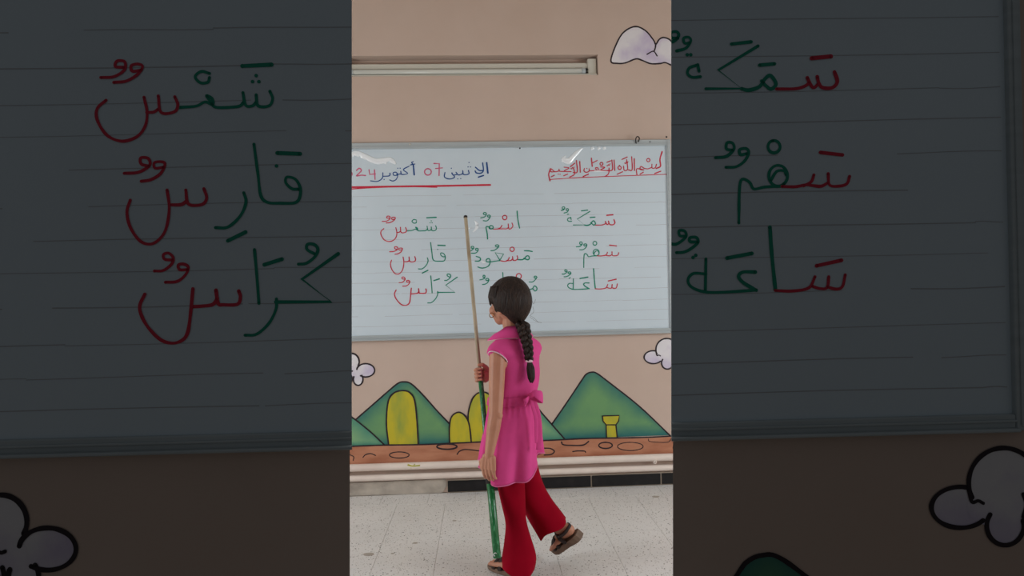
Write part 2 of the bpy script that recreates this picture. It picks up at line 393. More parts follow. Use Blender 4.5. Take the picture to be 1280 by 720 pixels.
hill_shape('mural_hill', 'X', [(612, 548), (632, 505), (648, 490), (664, 500), (678, 517), (706, 549)], [(660, 551)], 'hill_light', 'green hill with black outline partly behind the girl', W)
hill_shape('mural_hill', 'M1', [(35, 525), (150, 425), (270, 320), (330, 272), (370, 262), (420, 275), (500, 350), (600, 462), (690, 556)], [(690, 690), (240, 702)], 'hill', 'teal green hill with a yellow arch in it', W)
hill_shape('mural_hill', 'R4', PEAK, [(130, 663)], 'hill', 'tall green hill with a yellow post', W)
hill_shape('mural_hill', 'M1', [(-230, 700), (-150, 560), (-60, 480), (0, 500), (130, 600), (242, 704)], [(0, 706)], 'hill_light', 'low pale green hill', W, 0.0016)
a1 = [(266, 702), (250, 550), (262, 400), (300, 340), (360, 322), (410, 335), (445, 390), (462, 540), (470, 692)]
paint('mural_arch', [('fill', 'M1', a1, 'yellow', 0), ('line', 'M1', a1, 'ink', OUT)], W, 'tall yellow arch', lift=0.003)
a3 = [(836, 686), (815, 510), (838, 395), (875, 345), (915, 332), (955, 345), (990, 395), (1005, 520), (990, 684)]
paint('mural_arch', [('fill', 'M1', a3, 'yellow', 0), ('line', 'M1', a3, 'ink', OUT)], W, 'yellow arch behind the green pole', lift=0.003)
a2 = [(688, 688), (686, 580), (700, 505), (745, 472), (790, 492), (822, 555), (838, 688)]
paint('mural_arch', [('fill', 'M1', a2, 'yellow', 0), ('line', 'M1', a2, 'ink', OUT)], W, 'short yellow arch', lift=0.0045)
paint('mural_post', [('fill', 'R4', [(385, 575), (445, 575), (453, 650), (388, 652)], 'yellow', 0), ('fill', 'R4', [(362, 520), (466, 517), (462, 552), (445, 575), (385, 575), (366, 552)], 'yellow', 0),
      ('poly', 'R4', [(362, 520), (466, 517), (462, 552), (445, 575), (385, 575), (366, 552), (362, 520)], 'ink', OUT*0.8),
      ('poly', 'R4', [(385, 575), (388, 652)], 'ink', OUT*0.8), ('poly', 'R4', [(445, 575), (453, 650)], 'ink', OUT*0.8)], W, 'yellow post with a wider cap', lift=0.003)
bt = lambda x: 557.8-(x-438)*13.0/404; bb = lambda x: 578.3-(x-438)*13.2/404
xs = [250+k*40 for k in range(20)]
paint('mural_ground', [('fill', 'X', [(x, bt(x)) for x in xs]+[(x, bb(x)+3) for x in xs[::-1]], 'earth', 0),
      ('line', 'X', [(x, bt(x)+0.5*math.sin(x*0.11)) for x in xs], 'ink', OUT*0.95),
      ('loop', 'G1', arc(480, 222, 96, 30, 0, 360, 14)[:-1], 'ink', 0.007), ('line', 'G1', [(125, 245), (150, 220), (200, 208), (248, 226)], 'ink', 0.007),
      ('loop', 'G1', arc(945, 140, 98, 26, 0, 360, 14)[:-1], 'ink', 0.011), ('line', 'G1', [(1045, 215), (1070, 185), (1130, 168), (1265, 182)], 'ink', 0.008),
      ('line', 'G1', [(0, 220), (35, 240), (30, 275)], 'ink', 0.006),
      ('line', 'G2', [(170, 95), (185, 120), (260, 128), (380, 125), (435, 90)], 'ink', 0.009), ('line', 'G2', [(280, 188), (330, 182), (395, 184), (405, 195)], 'ink', 0.008),
      ('loop', 'G2', arc(600, 128, 66, 30, 0, 360, 14)[:-1], 'ink', 0.009), ('loop', 'G2', arc(842, 138, 125, 40, 0, 360, 16)[:-1], 'ink', 0.006),
      ('line', 'G2', [(0, 155), (60, 158), (100, 185), (70, 215), (0, 222)], 'ink', 0.008), ('line', 'G2', [(1018, 65), (1030, 88), (1120, 98), (1210, 95), (1240, 65)], 'ink', 0.005),
      ('loop', 'G2', arc(1310, 150, 50, 26, 0, 360, 12)[:-1], 'ink', 0.007)], W, 'brown painted ground strip with pebble outlines', lift=0.0062)
paint('mural_cloud', flower_cloud(), W, 'white petal shaped cloud under the board')
paint('mural_cloud', puff_cloud(), W, 'white puffy cloud under the board corner')
paint('mural_cloud', top_cloud(), W, 'lilac white cloud above the board')
cl = ADDED_GAP_U
paint('mural_cloud', flower_cloud(), added_partition, 'copied white petal shaped cloud on the added partition, left side', (cl, -1))  # mural pieces repeated on the made-up partition
paint('mural_cloud', puff_cloud(), added_partition, 'copied white puffy cloud on the added partition, right side', (cl, 1))
hill_shape('mural_hill', 'R4', PEAK, [(130, 663)], 'hill', 'copied green hill top on the added partition, right side', added_partition, 0.0, (cl, 1))

# ------------------------------------------------------------------ handwriting
def tan(a, b): return [('green', a), ('green', b)]
def circ(cx, cy, r): return arc(cx, cy, r, r*1.02, 100, 470, 14)
WORDS = {
 'shams': ('LP', [('green', [(888, 243), (994, 238)], 1.4), ('green', [(768, 270), (738, 263), (716, 282), (735, 304), (762, 302), (768, 285)]),
   ('green', [(988, 335), (998, 362), (985, 388), (945, 388), (938, 348)]), ('green', [(938, 375), (925, 388), (900, 386), (890, 340)]),
   ('green', [(892, 375), (880, 388), (850, 393), (790, 393), (772, 372), (757, 351), (778, 362), (780, 384), (752, 374), (720, 389), (660, 394)]),
   ('dot', (938, 278)), ('dot', (925, 300)), ('dot', (948, 300)),
   ('red', [(642, 355), (653, 385), (640, 410), (592, 412), (582, 352)]), ('red', [(582, 400), (565, 411), (540, 412)]),
   ('red', [(530, 357), (541, 410), (535, 460), (505, 500), (450, 517), (395, 495), (360, 440), (360, 398), (392, 368)]),
   ('red', [(455, 248), (426, 245), (432, 225), (460, 228), (458, 258), (420, 282), (373, 285)]), ('red', [(520, 258), (488, 262), (484, 242), (508, 236), (525, 246), (505, 275), (465, 298), (420, 303)])]),
 'qaris': ('LP', [('red', [(548, 608), (520, 600), (518, 578), (545, 580), (550, 605), (510, 630), (458, 634)]), ('red', [(600, 612), (570, 615), (568, 595), (595, 592), (606, 602), (590, 635), (555, 657), (520, 663)]),
   ('green', [(1015, 560), (1098, 563)], 1.3), ('dot', (1012, 607)),
   ('green', [(930, 528), (945, 640), (955, 715), (980, 740), (1030, 743), (1080, 741), (1097, 720), (1098, 685), (1080, 655), (1050, 648), (1046, 668), (1068, 690), (1093, 692)]),
   ('green', [(893, 705), (901, 740), (880, 790), (835, 830), (790, 832)]), ('green', [(835, 880), (900, 848)], 1.2),
   ('red', [(748, 690), (758, 725), (740, 748), (692, 746), (682, 695)]), ('red', [(685, 735), (665, 748), (625, 749)]),
   ('red', [(614, 695), (622, 760), (612, 830), (590, 870), (555, 892), (515, 880), (480, 830), (468, 775), (480, 732)])]),
 'kurras': ('LP', [('red', [(632, 950), (605, 947), (601, 930), (620, 925), (636, 942), (630, 965), (600, 988), (568, 990)]), ('red', [(688, 985), (660, 985), (655, 968), (675, 965), (691, 977), (680, 1005), (650, 1028), (608, 1031)]),
   ('green', [(932, 912), (940, 1000), (948, 1108)]), ('green', [(968, 967), (1032, 947)], 1.3), ('green!', [(1237, 927), (1105, 1020), (1212, 1102), (1010, 1103)], 1.2),
   ('green', [(1012, 1092), (1010, 1130), (985, 1180), (940, 1220), (898, 1224)]), ('green', [(1152, 928), (1124, 912), (1125, 893), (1150, 894), (1163, 912), (1150, 940), (1120, 962), (1092, 965)]),
   ('red', [(875, 1063), (881, 1085), (870, 1111), (820, 1113), (800, 1108), (792, 1060)], 1.2), ('red', [(797, 1090), (780, 1112), (740, 1118), (705, 1120)], 1.2),
   ('red', [(708, 1055), (700, 1140), (690, 1210), (672, 1240), (635, 1253), (590, 1240), (545, 1195), (520, 1150), (515, 1115), (533, 1075)], 1.15)]),
 'ism': ('B', [('green', [(285, 142), (256, 140), (250, 120), (275, 115), (288, 135), (265, 170), (215, 183)]), ('green', [(335, 168), (306, 170), (304, 152), (325, 147), (339, 160), (325, 190), (295, 220), (248, 218)]),
   ('green', [(680, 95), (690, 200), (712, 312)], 1.2), ('red', circ(522, 178, 28)), ('red', [(615, 248), (626, 285), (605, 318), (575, 320), (567, 260)]),
   ('red', [(572, 305), (545, 322), (500, 322), (450, 324), (370, 326)]), ('red', [(487, 280), (465, 310), (435, 322)]),
   ('green', [(372, 322), (325, 318), (335, 285), (365, 285), (374, 308), (345, 325), (320, 298), (284, 300), (297, 380), (303, 452)], 1.2)]),
 'masud': ('C', [('green', [(775, 140), (830, 142), (875, 150)], 1.2), ('green', [(680, 252), (740, 255), (775, 240), (800, 210), (826, 207), (838, 235), (820, 255), (790, 247), (768, 236)], 1.2),
   ('red', circ(617, 122, 27)), ('red', [(680, 205), (688, 235), (670, 260), (632, 262), (622, 215)]), ('red', [(622, 245), (600, 265), (560, 268), (520, 277), (455, 265)]), ('red', [(580, 228), (565, 258), (540, 270)]),
   ('green!', [(460, 262), (400, 165), (508, 182), (455, 268)], 1.1), ('green', [(455, 266), (420, 271), (345, 282), (290, 280), (290, 250), (320, 241), (336, 270), (325, 320), (290, 350), (230, 362), (178, 348)], 1.1),
   ('green', [(158, 213), (203, 228), (211, 255), (190, 272), (145, 273)], 1.1), ('green', [(442, 88), (412, 90), (404, 72), (430, 64), (448, 78), (425, 110), (385, 135), (345, 140)]),
   ('green', [(120, 108), (98, 106), (95, 88), (118, 84), (126, 102), (110, 125), (75, 150)]), ('green', [(180, 133), (155, 134), (149, 116), (172, 109), (184, 126), (165, 160), (135, 172), (95, 172)])]),
 'vowel_marks': ('C', [('green', [(266, 484), (246, 478), (250, 456), (268, 460), (264, 490), (240, 505), (205, 512)]), ('green', [(312, 520), (286, 521), (282, 501), (305, 494), (319, 515), (300, 550), (270, 568), (238, 573)])]),
 'upright': ('C', [('green', [(497, 420), (505, 560)])]), 'ring': ('C', [('red', circ(703, 465, 32))]),
 'hidden': ('C', [('green', [(930, 485), (905, 490), (900, 472), (920, 465), (934, 482), (905, 520), (875, 540), (835, 540)]),
   ('green', [(878, 625), (905, 590), (933, 615), (930, 643), (905, 655), (880, 628), (800, 650)], 1.2)]),
 'samaka': ('RP', [('green', [(55, 158), (38, 160), (34, 142), (52, 138), (60, 152), (42, 178), (8, 188)]), ('green', [(13, 142), (-10, 140), (-12, 122), (8, 118), (16, 132), (0, 152), (-25, 158)]),
   ('green', [(82, 240), (55, 250), (48, 270), (65, 284), (95, 282)]), ('green', [(85, 238), (90, 262)]), ('dot', (47, 202)), ('dot', (60, 202)),
   ('green!', [(305, 170), (160, 258), (245, 325), (115, 326)]), ('green', [(208, 163), (280, 155)], 1.1), ('green', [(245, 326), (272, 331), (310, 318), (330, 290), (350, 278), (370, 308), (352, 327), (330, 312), (318, 298)], 1.2),
   ('green', [(310, 240), (365, 235)], 1.1), ('red', [(583, 265), (593, 300), (575, 322), (540, 322), (526, 305), (520, 282)], 1.2), ('red', [(524, 308), (508, 322), (495, 310), (484, 286)], 1.2),
   ('red', [(492, 302), (476, 316), (440, 326), (372, 327)]), ('red', [(500, 215), (570, 208)], 1.4)]),
 'sahm_curl': ('RP', [('green', [(212, 550), (190, 545), (192, 523), (212, 524), (217, 546), (190, 572), (150, 577)])]),
 'sahm_curl_b': ('RP', [('green', [(264, 562), (241, 566), (238, 548), (262, 544), (271, 560), (255, 590), (225, 610), (188, 612)])]),
 'sahm_ring': ('RP', [('green', circ(363, 537, 22))]), 'sahm_bar': ('RP', [('red', [(532, 558), (612, 567)], 1.2)]),
 'sahm': ('RP', [
   ('green', arc(378, 643, 34, 38, -60, 310, 16)), ('green', [(350, 662), (372, 628), (398, 625), (408, 640)]), ('green', [(395, 681), (330, 684), (290, 691), (275, 668), (252, 655), (240, 668), (236, 720), (235, 815)]),
   ('red', [(638, 645), (628, 672), (598, 681), (565, 676), (560, 635)]), ('red', [(560, 668), (535, 681), (505, 679), (480, 676), (440, 683), (392, 682)]), ('red', [(508, 640), (498, 665), (470, 680)])]),
 'saa': ('RP', [('green', [(40, 863), (20, 861), (18, 843), (38, 845), (42, 866), (10, 891), (-15, 891)]), ('green', [(84, 884), (58, 883), (57, 869), (80, 868), (86, 886), (60, 909), (35, 921), (8, 923)]), ('dot', (68, 941)), ('dot', (78, 933)),
   ('green', [(115, 946), (113, 1061)]), ('green', [(115, 1001), (70, 999), (50, 1021), (60, 1046), (100, 1064), (160, 1068), (298, 1060)]), ('green', [(298, 1060), (252, 1033), (234, 1010), (250, 994), (295, 994)], 1.2),
   ('green', [(192, 943), (282, 926)], 1.3), ('green', [(348, 831), (355, 931), (368, 1058)], 1.3), ('red', [(368, 1061), (430, 1063), (490, 1051), (512, 1011)]), ('red', [(500, 1045), (530, 1054), (556, 1050), (562, 1011)]),
   ('red', [(556, 1048), (590, 1056), (612, 1046), (622, 1004)]), ('red', [(518, 971), (608, 951)], 1.3)]),
 'date_day': ('Z2', [('blue', [(1022, 205), (1031, 281)], 1.7), ('blue', [(992, 206), (997, 262), (977, 283), (945, 280), (936, 266)], 1.3), ('blue', [(938, 238), (968, 262), (994, 262)], 1.2), ('blue', [(960, 312), (998, 300)], 1.4),
   ('blue', [(886, 262), (888, 288), (850, 292), (843, 264)], 1.1), ('blue', [(845, 286), (812, 296), (793, 276)], 1.1), ('blue', [(797, 292), (772, 296), (762, 280)], 1.1), ('blue', [(762, 285), (782, 312), (745, 326), (708, 312), (710, 278)], 1.1),
   ('dot', (890, 203)), ('dot', (883, 236)), ('dot', (901, 236)), ('dot', (758, 246)), ('dot', (806, 325)), ('dot', (828, 323))]),
 'date_month': ('Z2', [('blue', [(474, 222), (481, 295)], 1.4), ('blue', [(474, 196), (460, 202), (470, 212), (450, 222), (486, 214)], 0.9), ('blue', [(443, 230), (400, 256), (432, 284), (388, 292), (380, 268)], 1.0), ('blue', [(382, 288), (350, 292)], 1.0),
   ('blue', [(352, 298), (328, 298), (324, 280), (345, 276), (358, 298), (345, 330), (320, 341), (298, 333)], 1.0), ('blue', [(300, 282), (295, 302), (250, 306)], 1.0), ('blue', [(247, 280), (242, 320), (205, 344), (155, 340)], 1.0),
   ('dot', (358, 246)), ('dot', (376, 246)), ('dot', (256, 330))]),
 'date_number': ('Z2', [('pink', arc(583, 273, 25, 24, 90, 450, 14), 1.2), ('pink!', [(628, 210), (668, 211), (666, 300)], 1.2), ('pink', [(640, 248), (692, 243)], 1.0)]),
 'date_year': ('Z2', [('pink!', [(143, 258), (148, 292), (190, 288)], 1.2), ('pink', [(184, 258), (188, 328)], 1.2), ('pink', [(50, 262), (70, 246), (86, 262), (66, 286), (50, 303), (85, 298), (118, 300)], 1.2), ('pink', arc(-8, 288, 24, 22, 90, 450, 14), 1.2),
   ('pink', [(-100, 266), (-80, 250), (-64, 266), (-84, 290), (-100, 306), (-65, 302), (-40, 304)], 1.2)]),
 'underline': ('Z2', [('red', [(-110, 392), (0, 388), (350, 382), (700, 377), (1048, 370)], 1.9), ('red', [(-110, 408), (0, 402), (150, 392), (420, 383), (650, 388)], 1.0)]),
 'basmala': ('Z3', [('red', [(1120, 122), (1104, 180), (1108, 230), (1076, 247)], 1.4), ('red', [(1065, 285), (1110, 268)], 1.2), ('red', [(1078, 216), (1068, 242), (1046, 244), (1044, 216)]), ('red', [(1044, 238), (1016, 250), (985, 247)]),
   ('red', circ(1017, 185, 12)), ('red', [(988, 248), (962, 232), (956, 254), (985, 258), (958, 252), (930, 252), (932, 298)]), ('red', [(955, 290), (980, 275)]),
   ('red', [(912, 175), (914, 262)], 1.2), ('red', [(893, 160), (896, 256), (868, 258)], 1.1), ('red', [(855, 182), (862, 252), (838, 262), (832, 230)]), ('red', [(800, 224), (816, 242), (802, 256), (790, 241), (802, 226)]),
   ('red', [(840, 206), (847, 212), (852, 200), (860, 208), (866, 196)], 0.8), ('red', [(820, 180), (860, 162)]), ('red', [(785, 290), (825, 272)], 1.1),
   ('red', [(762, 185), (766, 262)], 1.1), ('red', [(745, 185), (749, 256), (716, 262)], 1.1), ('red', [(724, 245), (720, 285), (695, 308)], 1.1), ('red', [(708, 202), (736, 190)]), ('red', [(706, 226), (714, 228), (718, 218), (726, 224), (731, 212)], 0.8),
   ('red', [(660, 236), (692, 240), (662, 260), (716, 264)]), ('red', circ(667, 213, 11)), ('red', [(662, 262), (634, 260), (622, 244), (638, 242), (640, 260), (576, 266)]), ('red', [(592, 170), (598, 232)], 1.1), ('red', [(600, 206), (635, 188)]),
   ('red', [(576, 250), (572, 270), (550, 276), (536, 264), (540, 248)]), ('dot', (558, 247)), ('red', [(530, 308), (570, 290)], 1.1),
   ('red', [(505, 195), (509, 276)], 1.1), ('red', [(480, 188), (486, 272), (456, 278)], 1.1), ('red', [(460, 250), (466, 290), (430, 312)], 1.1), ('red', [(435, 234), (468, 208)], 1.1), ('red', [(438, 248), (446, 250), (450, 240), (458, 246), (464, 236)], 0.8),
   ('red', [(388, 238), (424, 244), (388, 268), (440, 271)]), ('red', [(388, 270), (356, 268), (350, 254)]), ('red', [(352, 266), (320, 272), (300, 256), (284, 250), (290, 272), (316, 272)]), ('red', [(285, 255), (273, 292), (283, 340)], 1.2),
   ('red', [(385, 302), (415, 290)]), ('red', [(292, 310), (316, 298)]), ('dot', (345, 290)), ('dot', (358, 290)), ('red', [(283, 330), (500, 316), (800, 304), (1180, 290)], 0.8)]),
}
SW = 0.0066
def write(key, parent, label, wout, cl=None, small=False):
    src, st = WORDS[key]; bm = bmesh.new(); mats = []; k = 0
    base_col = None
    for s in st:
        kind = s[0]
        if kind == 'dot':
            c = base_col or 'green'
            if c not in mats: mats.append(c)
            disc(bm, conv(src, [s[1]])[0], SW*0.55, wout, mats.index(c)); continue
        c = kind.rstrip('!')
        if c not in mats: mats.append(c)
        if c != 'pink': base_col = c
        wd = SW*(s[2] if len(s) > 2 else 1.0); k += 1
        ribbon(bm, conv(src, s[1]), wd, wout+0.00003*k, mats.index(c), False, kind.endswith('!') or len(s[1]) == 2)
    if cl: clip(bm, *cl)
    o = ob({'underline': 'underline', 'basmala': 'handwritten_heading', 'vowel_marks': 'vowel_mark', 'upright': 'letter', 'ring': 'vowel_mark', 'sahm_curl': 'vowel_mark', 'sahm_curl_b': 'vowel_mark', 'sahm_ring': 'vowel_mark', 'sahm_bar': 'vowel_mark'}.get(key, 'handwritten_word'), bm, mats, parent)
    o['label'] = label
    return o

# ------------------------------------------------------------------ whiteboards
BT, BB = UV(640, 185.3).y, UV(640, 414.5).y      # visible writing surface, top and bottom
FT, FB = UV(640, 177.6).y, UV(640, 421.0).y      # outer frame
UR0, UR1 = UV(834.3, 300).x, UV(839.5, 300).x
UL = -1.62
DEP = 0.022
def whiteboard(wallinfo, label, ua, ub, left_rail, right_rail, cl=None):
    root = tag(empty('whiteboard', wallinfo['loc'], wallinfo['rz']), label, 'whiteboard')
    if cl: root.location.y += DEP-0.008             # board copy set flush into the added partition
    def ob(name, bm, *a):
        if cl: clip(bm, *cl); bmesh.ops.holes_fill(bm, edges=[e for e in bm.edges if e.is_boundary])
        return globals()['ob'](name, bm, *a)
    if cl: ua, ub = (ua, ub+0.06) if cl[1] < 0 else (ua-0.06, ub)
    bm = bmesh.new(); box(bm, ua, ub, -DEP+0.006, -0.0015, FB+0.004, FT-0.004); ob('writing_panel', bm, 'board', root)
    if left_rail: lim0 = ua
    for nm, z0, z1, dp in (('frame_rail', BT, FT, 0.004), ('frame_rail', FB, BB, 0.004)):
        bm = bmesh.new()
        box(bm, ua, ub, -DEP-dp, -0.001, z0, z1, 0.002, 1)
        if z0 == FB:                                  # tray lip along the bottom
            box(bm, ua, ub, -DEP-0.018, -DEP, z0, z0+0.007, 0.002, 1)
            box(bm, ua, ub, -DEP-0.009, -DEP, z0+(z1-z0)*0.55, z0+(z1-z0)*0.7, 0.001, 1)
        else:
            box(bm, ua, ub, -DEP-0.010, -DEP, z0+(z1-z0)*0.16, z0+(z1-z0)*0.34, 0.001, 1)
        ob(nm, bm, 'alu', root)
    for on, x0, x1 in ((left_rail, ua-0.026, ua), (right_rail, ub, ub+0.026)):
        if on:
            bm = bmesh.new(); box(bm, x0, x1, -DEP-0.006, -0.001, FB, FT, 0.003, 2); box(bm, x0+0.008, x1-0.008, -DEP-0.009, -DEP, FB+0.01, FT-0.01, 0.001, 1)
            ob('frame_rail', bm, 'alu', root)
    bm = bmesh.new(); z = BT-0.29
    wl = DEP-0.006+0.0004; k = 0
    while z > BB+0.03:                                # faint ruled lines
        a = ua+0.01; zz = z+0.004*math.sin(k*1.7)
        while a < ub-0.02:
            b = min(a+random.uniform(0.25, 0.8), ub-0.01)
            pts = [Vector((a+(b-a)*q/4, zz+0.0015*math.sin(q+k))) for q in range(5)]
            ribbon(bm, pts, random.uniform(0.0012, 0.0024), wl, 0, False, True)
            a = b+(random.uniform(0.0, 0.25) if random.random() < 0.5 else 0)
        z -= 0.0672; k += 1
    ob('ruled_lines', bm, 'rule', root)['kind'] = 'stuff'
    return root
WL = DEP-0.006+0.0010
UR = UR0
far_b = whiteboard(FAR, 'large ruled whiteboard behind the girl with Arabic heading and nine words', UL, UR, True, True)
near_l = whiteboard(NEAR, 'added unlit copy of the ruled whiteboard, left side, three Arabic words', UL, -cl, True, False, (ADDED_GAP_U, -1))  # both near boards are added copies, dim behind the partition
near_r = whiteboard(NEAR, 'added unlit copy of the ruled whiteboard, right side, three Arabic words', cl, UR, False, True, (ADDED_GAP_U, 1))
names = {'shams': 'green and red word with three dots', 'qaris': 'green and red word with a looped first letter', 'kurras': 'green and red word with an angular first letter', 'ism': 'short green and red word beside the pole tip',
         'masud': 'green and red word above the girl', 'hidden': 'green letter beside the girl head', 'vowel_marks': 'two green curls beside the girl head', 'upright': 'green upright letter above the girl head', 'ring': 'red ring above the girl head', 'samaka': 'top right red and green word', 'sahm': 'middle right red and green word', 'sahm_curl': 'green curl over a word', 'sahm_curl_b': 'green curl over a word', 'sahm_ring': 'green ring over a word', 'sahm_bar': 'red bar over a word', 'saa': 'lower right red and green word',
         'date_day': 'blue day name', 'date_month': 'blue month name', 'date_number': 'pink day number', 'date_year': 'pink year numerals', 'underline': 'red double underline beneath the date', 'basmala': 'red underlined Arabic heading'}
for k in WORDS: write(k, far_b, names[k], WL)
for k in ('shams', 'qaris', 'kurras'): write(k, near_l, names[k], WL, (cl, -1))
for k in ('samaka', 'sahm', 'sahm_curl', 'sahm_curl_b', 'sahm_ring', 'sahm_bar', 'saa'): write(k, near_r, names[k], WL, (cl, 1))
# raised folds of the plastic film on the board, coloured whiter to imitate glare
def fold(src, pts, rad):
    bm = bmesh.new(); q = conv(src, pts)
    sweep(bm, [Vector((p.x, -(DEP-0.006), p.y)) for p in q], rad, 10, (1.0, 0.45, (0, 0, 1)))
    ob('film_glare_fold', bm, 'film', far_b, True)
fold('Z2', [(-30, 150), (30, 134), (70, 136), (120, 160), (190, 192), (250, 188), (300, 178), (338, 198)], [0.004, 0.018, 0.015, 0.018, 0.020, 0.015, 0.004])
for a_, b_ in (((-20, 120), (25, 160)), ((20, 118), (70, 158)), ((70, 130), (120, 182)), ((120, 150), (170, 205)), ((165, 172), (225, 215)), ((225, 170), (275, 212)), ((285, 165), (345, 215))):
    fold('Z2', [a_, ((a_[0]+b_[0])/2, (a_[1]+b_[1])/2), b_], [0.004, 0.016, 0.004])
fold('Z3', [(368, 172), (395, 186), (425, 192), (455, 160), (490, 125), (528, 92)], [0.006, 0.019, 0.020, 0.016, 0.013, 0.004])
for a_, b_ in (((372, 200), (400, 150)), ((400, 212), (425, 165)), ((590, 110), (612, 80)), ((640, 108), (660, 80)), ((680, 108), (700, 82))):
    fold('Z3', [a_, ((a_[0]+b_[0])/2, (a_[1]+b_[1])/2), b_], [0.003, 0.013, 0.003])
fold('B', [(135, 215), (165, 255), (168, 295), (145, 335), (112, 362)], [0.002, 0.009, 0.011, 0.007, 0.002])
fold('B', [(50, 325), (65, 315), (78, 308)], [0.002, 0.007, 0.002])
fold('C', [(225, 270), (250, 285), (285, 300)], [0.002, 0.011, 0.003])
fold('Z3', [(570, 268), (640, 266), (720, 268)], [0.001, 0.006, 0.001])
# nail heads and a hook on the top rail of the board
for px, py, r in ((831.5, 172.5, 0.006), (811, 178.5, 0.004), (649.5, 186.5, 0.005), (513, 181.5, 0.006)):
    u = UV(px, py); bm = bmesh.new()
    bmesh.ops.create_uvsphere(bm, u_segments=10, v_segments=6, radius=r)
    for v in bm.verts: v.co = Vector((u.x+v.co.x, -DEP-0.006+v.co.y*0.6, u.y+v.co.z))
    ob('screw_head', bm, 'dark' if r != 0.006 or px > 800 else 'white_metal', far_b, True)
u = UV(795, 177); bm = bmesh.new()
sweep(bm, [(u.x-0.005, -DEP-0.004, u.y-0.02), (u.x-0.012, -DEP-0.02, u.y+0.005), (u.x-0.002, -DEP-0.022, u.y+0.022), (u.x+0.012, -DEP-0.018, u.y+0.012), (u.x+0.008, -DEP-0.006, u.y-0.008)], 0.0035, 8)
ob('wire_hook', bm, 'dark', far_b, True)

# ------------------------------------------------------------------ wall tube light (switched off)
t_root = tag(empty('tube_light', FAR['loc'], PSI), 'unlit white fluorescent tube fitting in the wall recess above the whiteboard', 'lamp')
ul, ur = NU0+0.006, NU1-0.006; HN = NZ1-NZ0
bm = bmesh.new(); box(bm, ul, ur, ND-0.012, ND-0.001, NZ0+0.002, NZ0+HN*0.74, 0.003, 1); ob('back_plate', bm, 'white_metal', t_root)
bm = bmesh.new(); box(bm, ul, ur-0.05, ND-0.050, ND-0.012, NZ0+HN*0.42, NZ0+HN*0.70, 0.005, 2); ob('ballast_housing', bm, 'white_metal', t_root)
bm = bmesh.new(); box(bm, ul, ur, 0.004, ND-0.012, NZ0+0.001, NZ0+0.010, 0.002, 1); ob('bottom_rail', bm, 'white_metal', t_root)
for a, b in ((ul, ul+0.02), (ur-0.055, ur)):
    bm = bmesh.new(); box(bm, a, b, 0.022, ND-0.012, NZ0+0.010, NZ1-0.016, 0.004, 2); ob('end_cap', bm, 'white_metal', t_root)
zc = NZ0+HN*0.25; yc = 0.022
bm = bmesh.new(); sweep(bm, [(ul+0.045, yc, zc), (ur-0.085, yc, zc)], 0.0165, 18); ob('tube', bm, 'glass_tube', t_root, True)
for x0, x1 in ((ul+0.02, ul+0.045), (ur-0.095, ur-0.072)):
    bm = bmesh.new(); sweep(bm, [(x0, yc, zc), (x1, yc, zc)], 0.0185, 18); box(bm, x0, x1, yc, ND-0.012, zc-0.012, zc+0.012); ob('tube_holder', bm, 'alu', t_root)
for dz in (0.010, -0.010):
    bm = bmesh.new(); sweep(bm, [(ur-0.072, yc, zc+dz), (ur-0.053, yc, zc+dz)], 0.003, 8); ob('contact_pin', bm, 'dark', t_root)

# ------------------------------------------------------------------ heating pipes above the skirting
for i, (py, r, lab) in enumerate(((576.3, 0.0225, 'upper cream painted heating pipe below the brown ground strip'), (589.6, 0.0190, 'lower cream painted heating pipe just above the skirting'))):
    z = UV(640, py).y
    root = tag(empty('heating_pipe', FAR['loc'], PSI), lab, 'pipe', 'heating pipes along the wall')
    bm = bmesh.new(); sweep(bm, [(-2.2, -r-0.010, z), (-1.2, -r-0.010, z+0.001), (0.4, -r-0.010, z-0.001), (2.2, -r-0.010, z)], r, 20); ob('pipe_run', bm, 'pipe', root, True)
    if i == 0:
        u = UV(816, 577); zz = z-r-0.0015
        bm = bmesh.new(); sweep(bm, [(u.x+0.0085*math.cos(q*math.pi/5), -2*r-0.008, zz+0.0085*math.sin(q*math.pi/5)) for q in range(11)], 0.0030, 8)
        box(bm, u.x-0.006, u.x+0.006, -r-0.02, -0.001, zz-0.006, zz+0.006); ob('pipe_clip', bm, 'pipe', root, True)
        bm = bmesh.new()
        q = conv('G1', [(570, 298), (620, 312), (690, 305)])
        sweep(bm, [Vector((p.x, -2*r-0.0085, p.y)) for p in q], 0.005, 6, (1, 0.3, (0, 0, 1))); q = conv('G1', [(600, 330), (625, 310), (640, 290)])
        sweep(bm, [Vector((p.x, -2*r-0.0085, p.y)) for p in q], 0.0025, 6, (1, 0.3, (0, 0, 1))); ob('paint_splash', bm, 'yellow', root)

# ------------------------------------------------------------------ the girl and her pole
A = math.radians(50); RT = Vector((math.cos(A), math.sin(A), 0)); FW = Vector((-math.sin(A), math.cos(A), 0)); UP = Vector((0, 0, 1))
DG = 2.84
POLE_B, POLE_T = P(621.5, 698, 2.645), P(582, 272, 3.20)
def pole_at(py):
    lo, hi = 0.0, 1.0
    for _ in range(40):
        m_ = (lo+hi)/2; q = POLE_B.lerp(POLE_T, m_)
        x, y = q.x/q.y*F_PX, (CAM_H-q.z)/q.y*F_PX
        yy = 360-x*math.sin(ROLL)+y*math.cos(ROLL)
        if yy > py: lo = m_
        else: hi = m_
    return POLE_B.lerp(POLE_T, (lo+hi)/2)

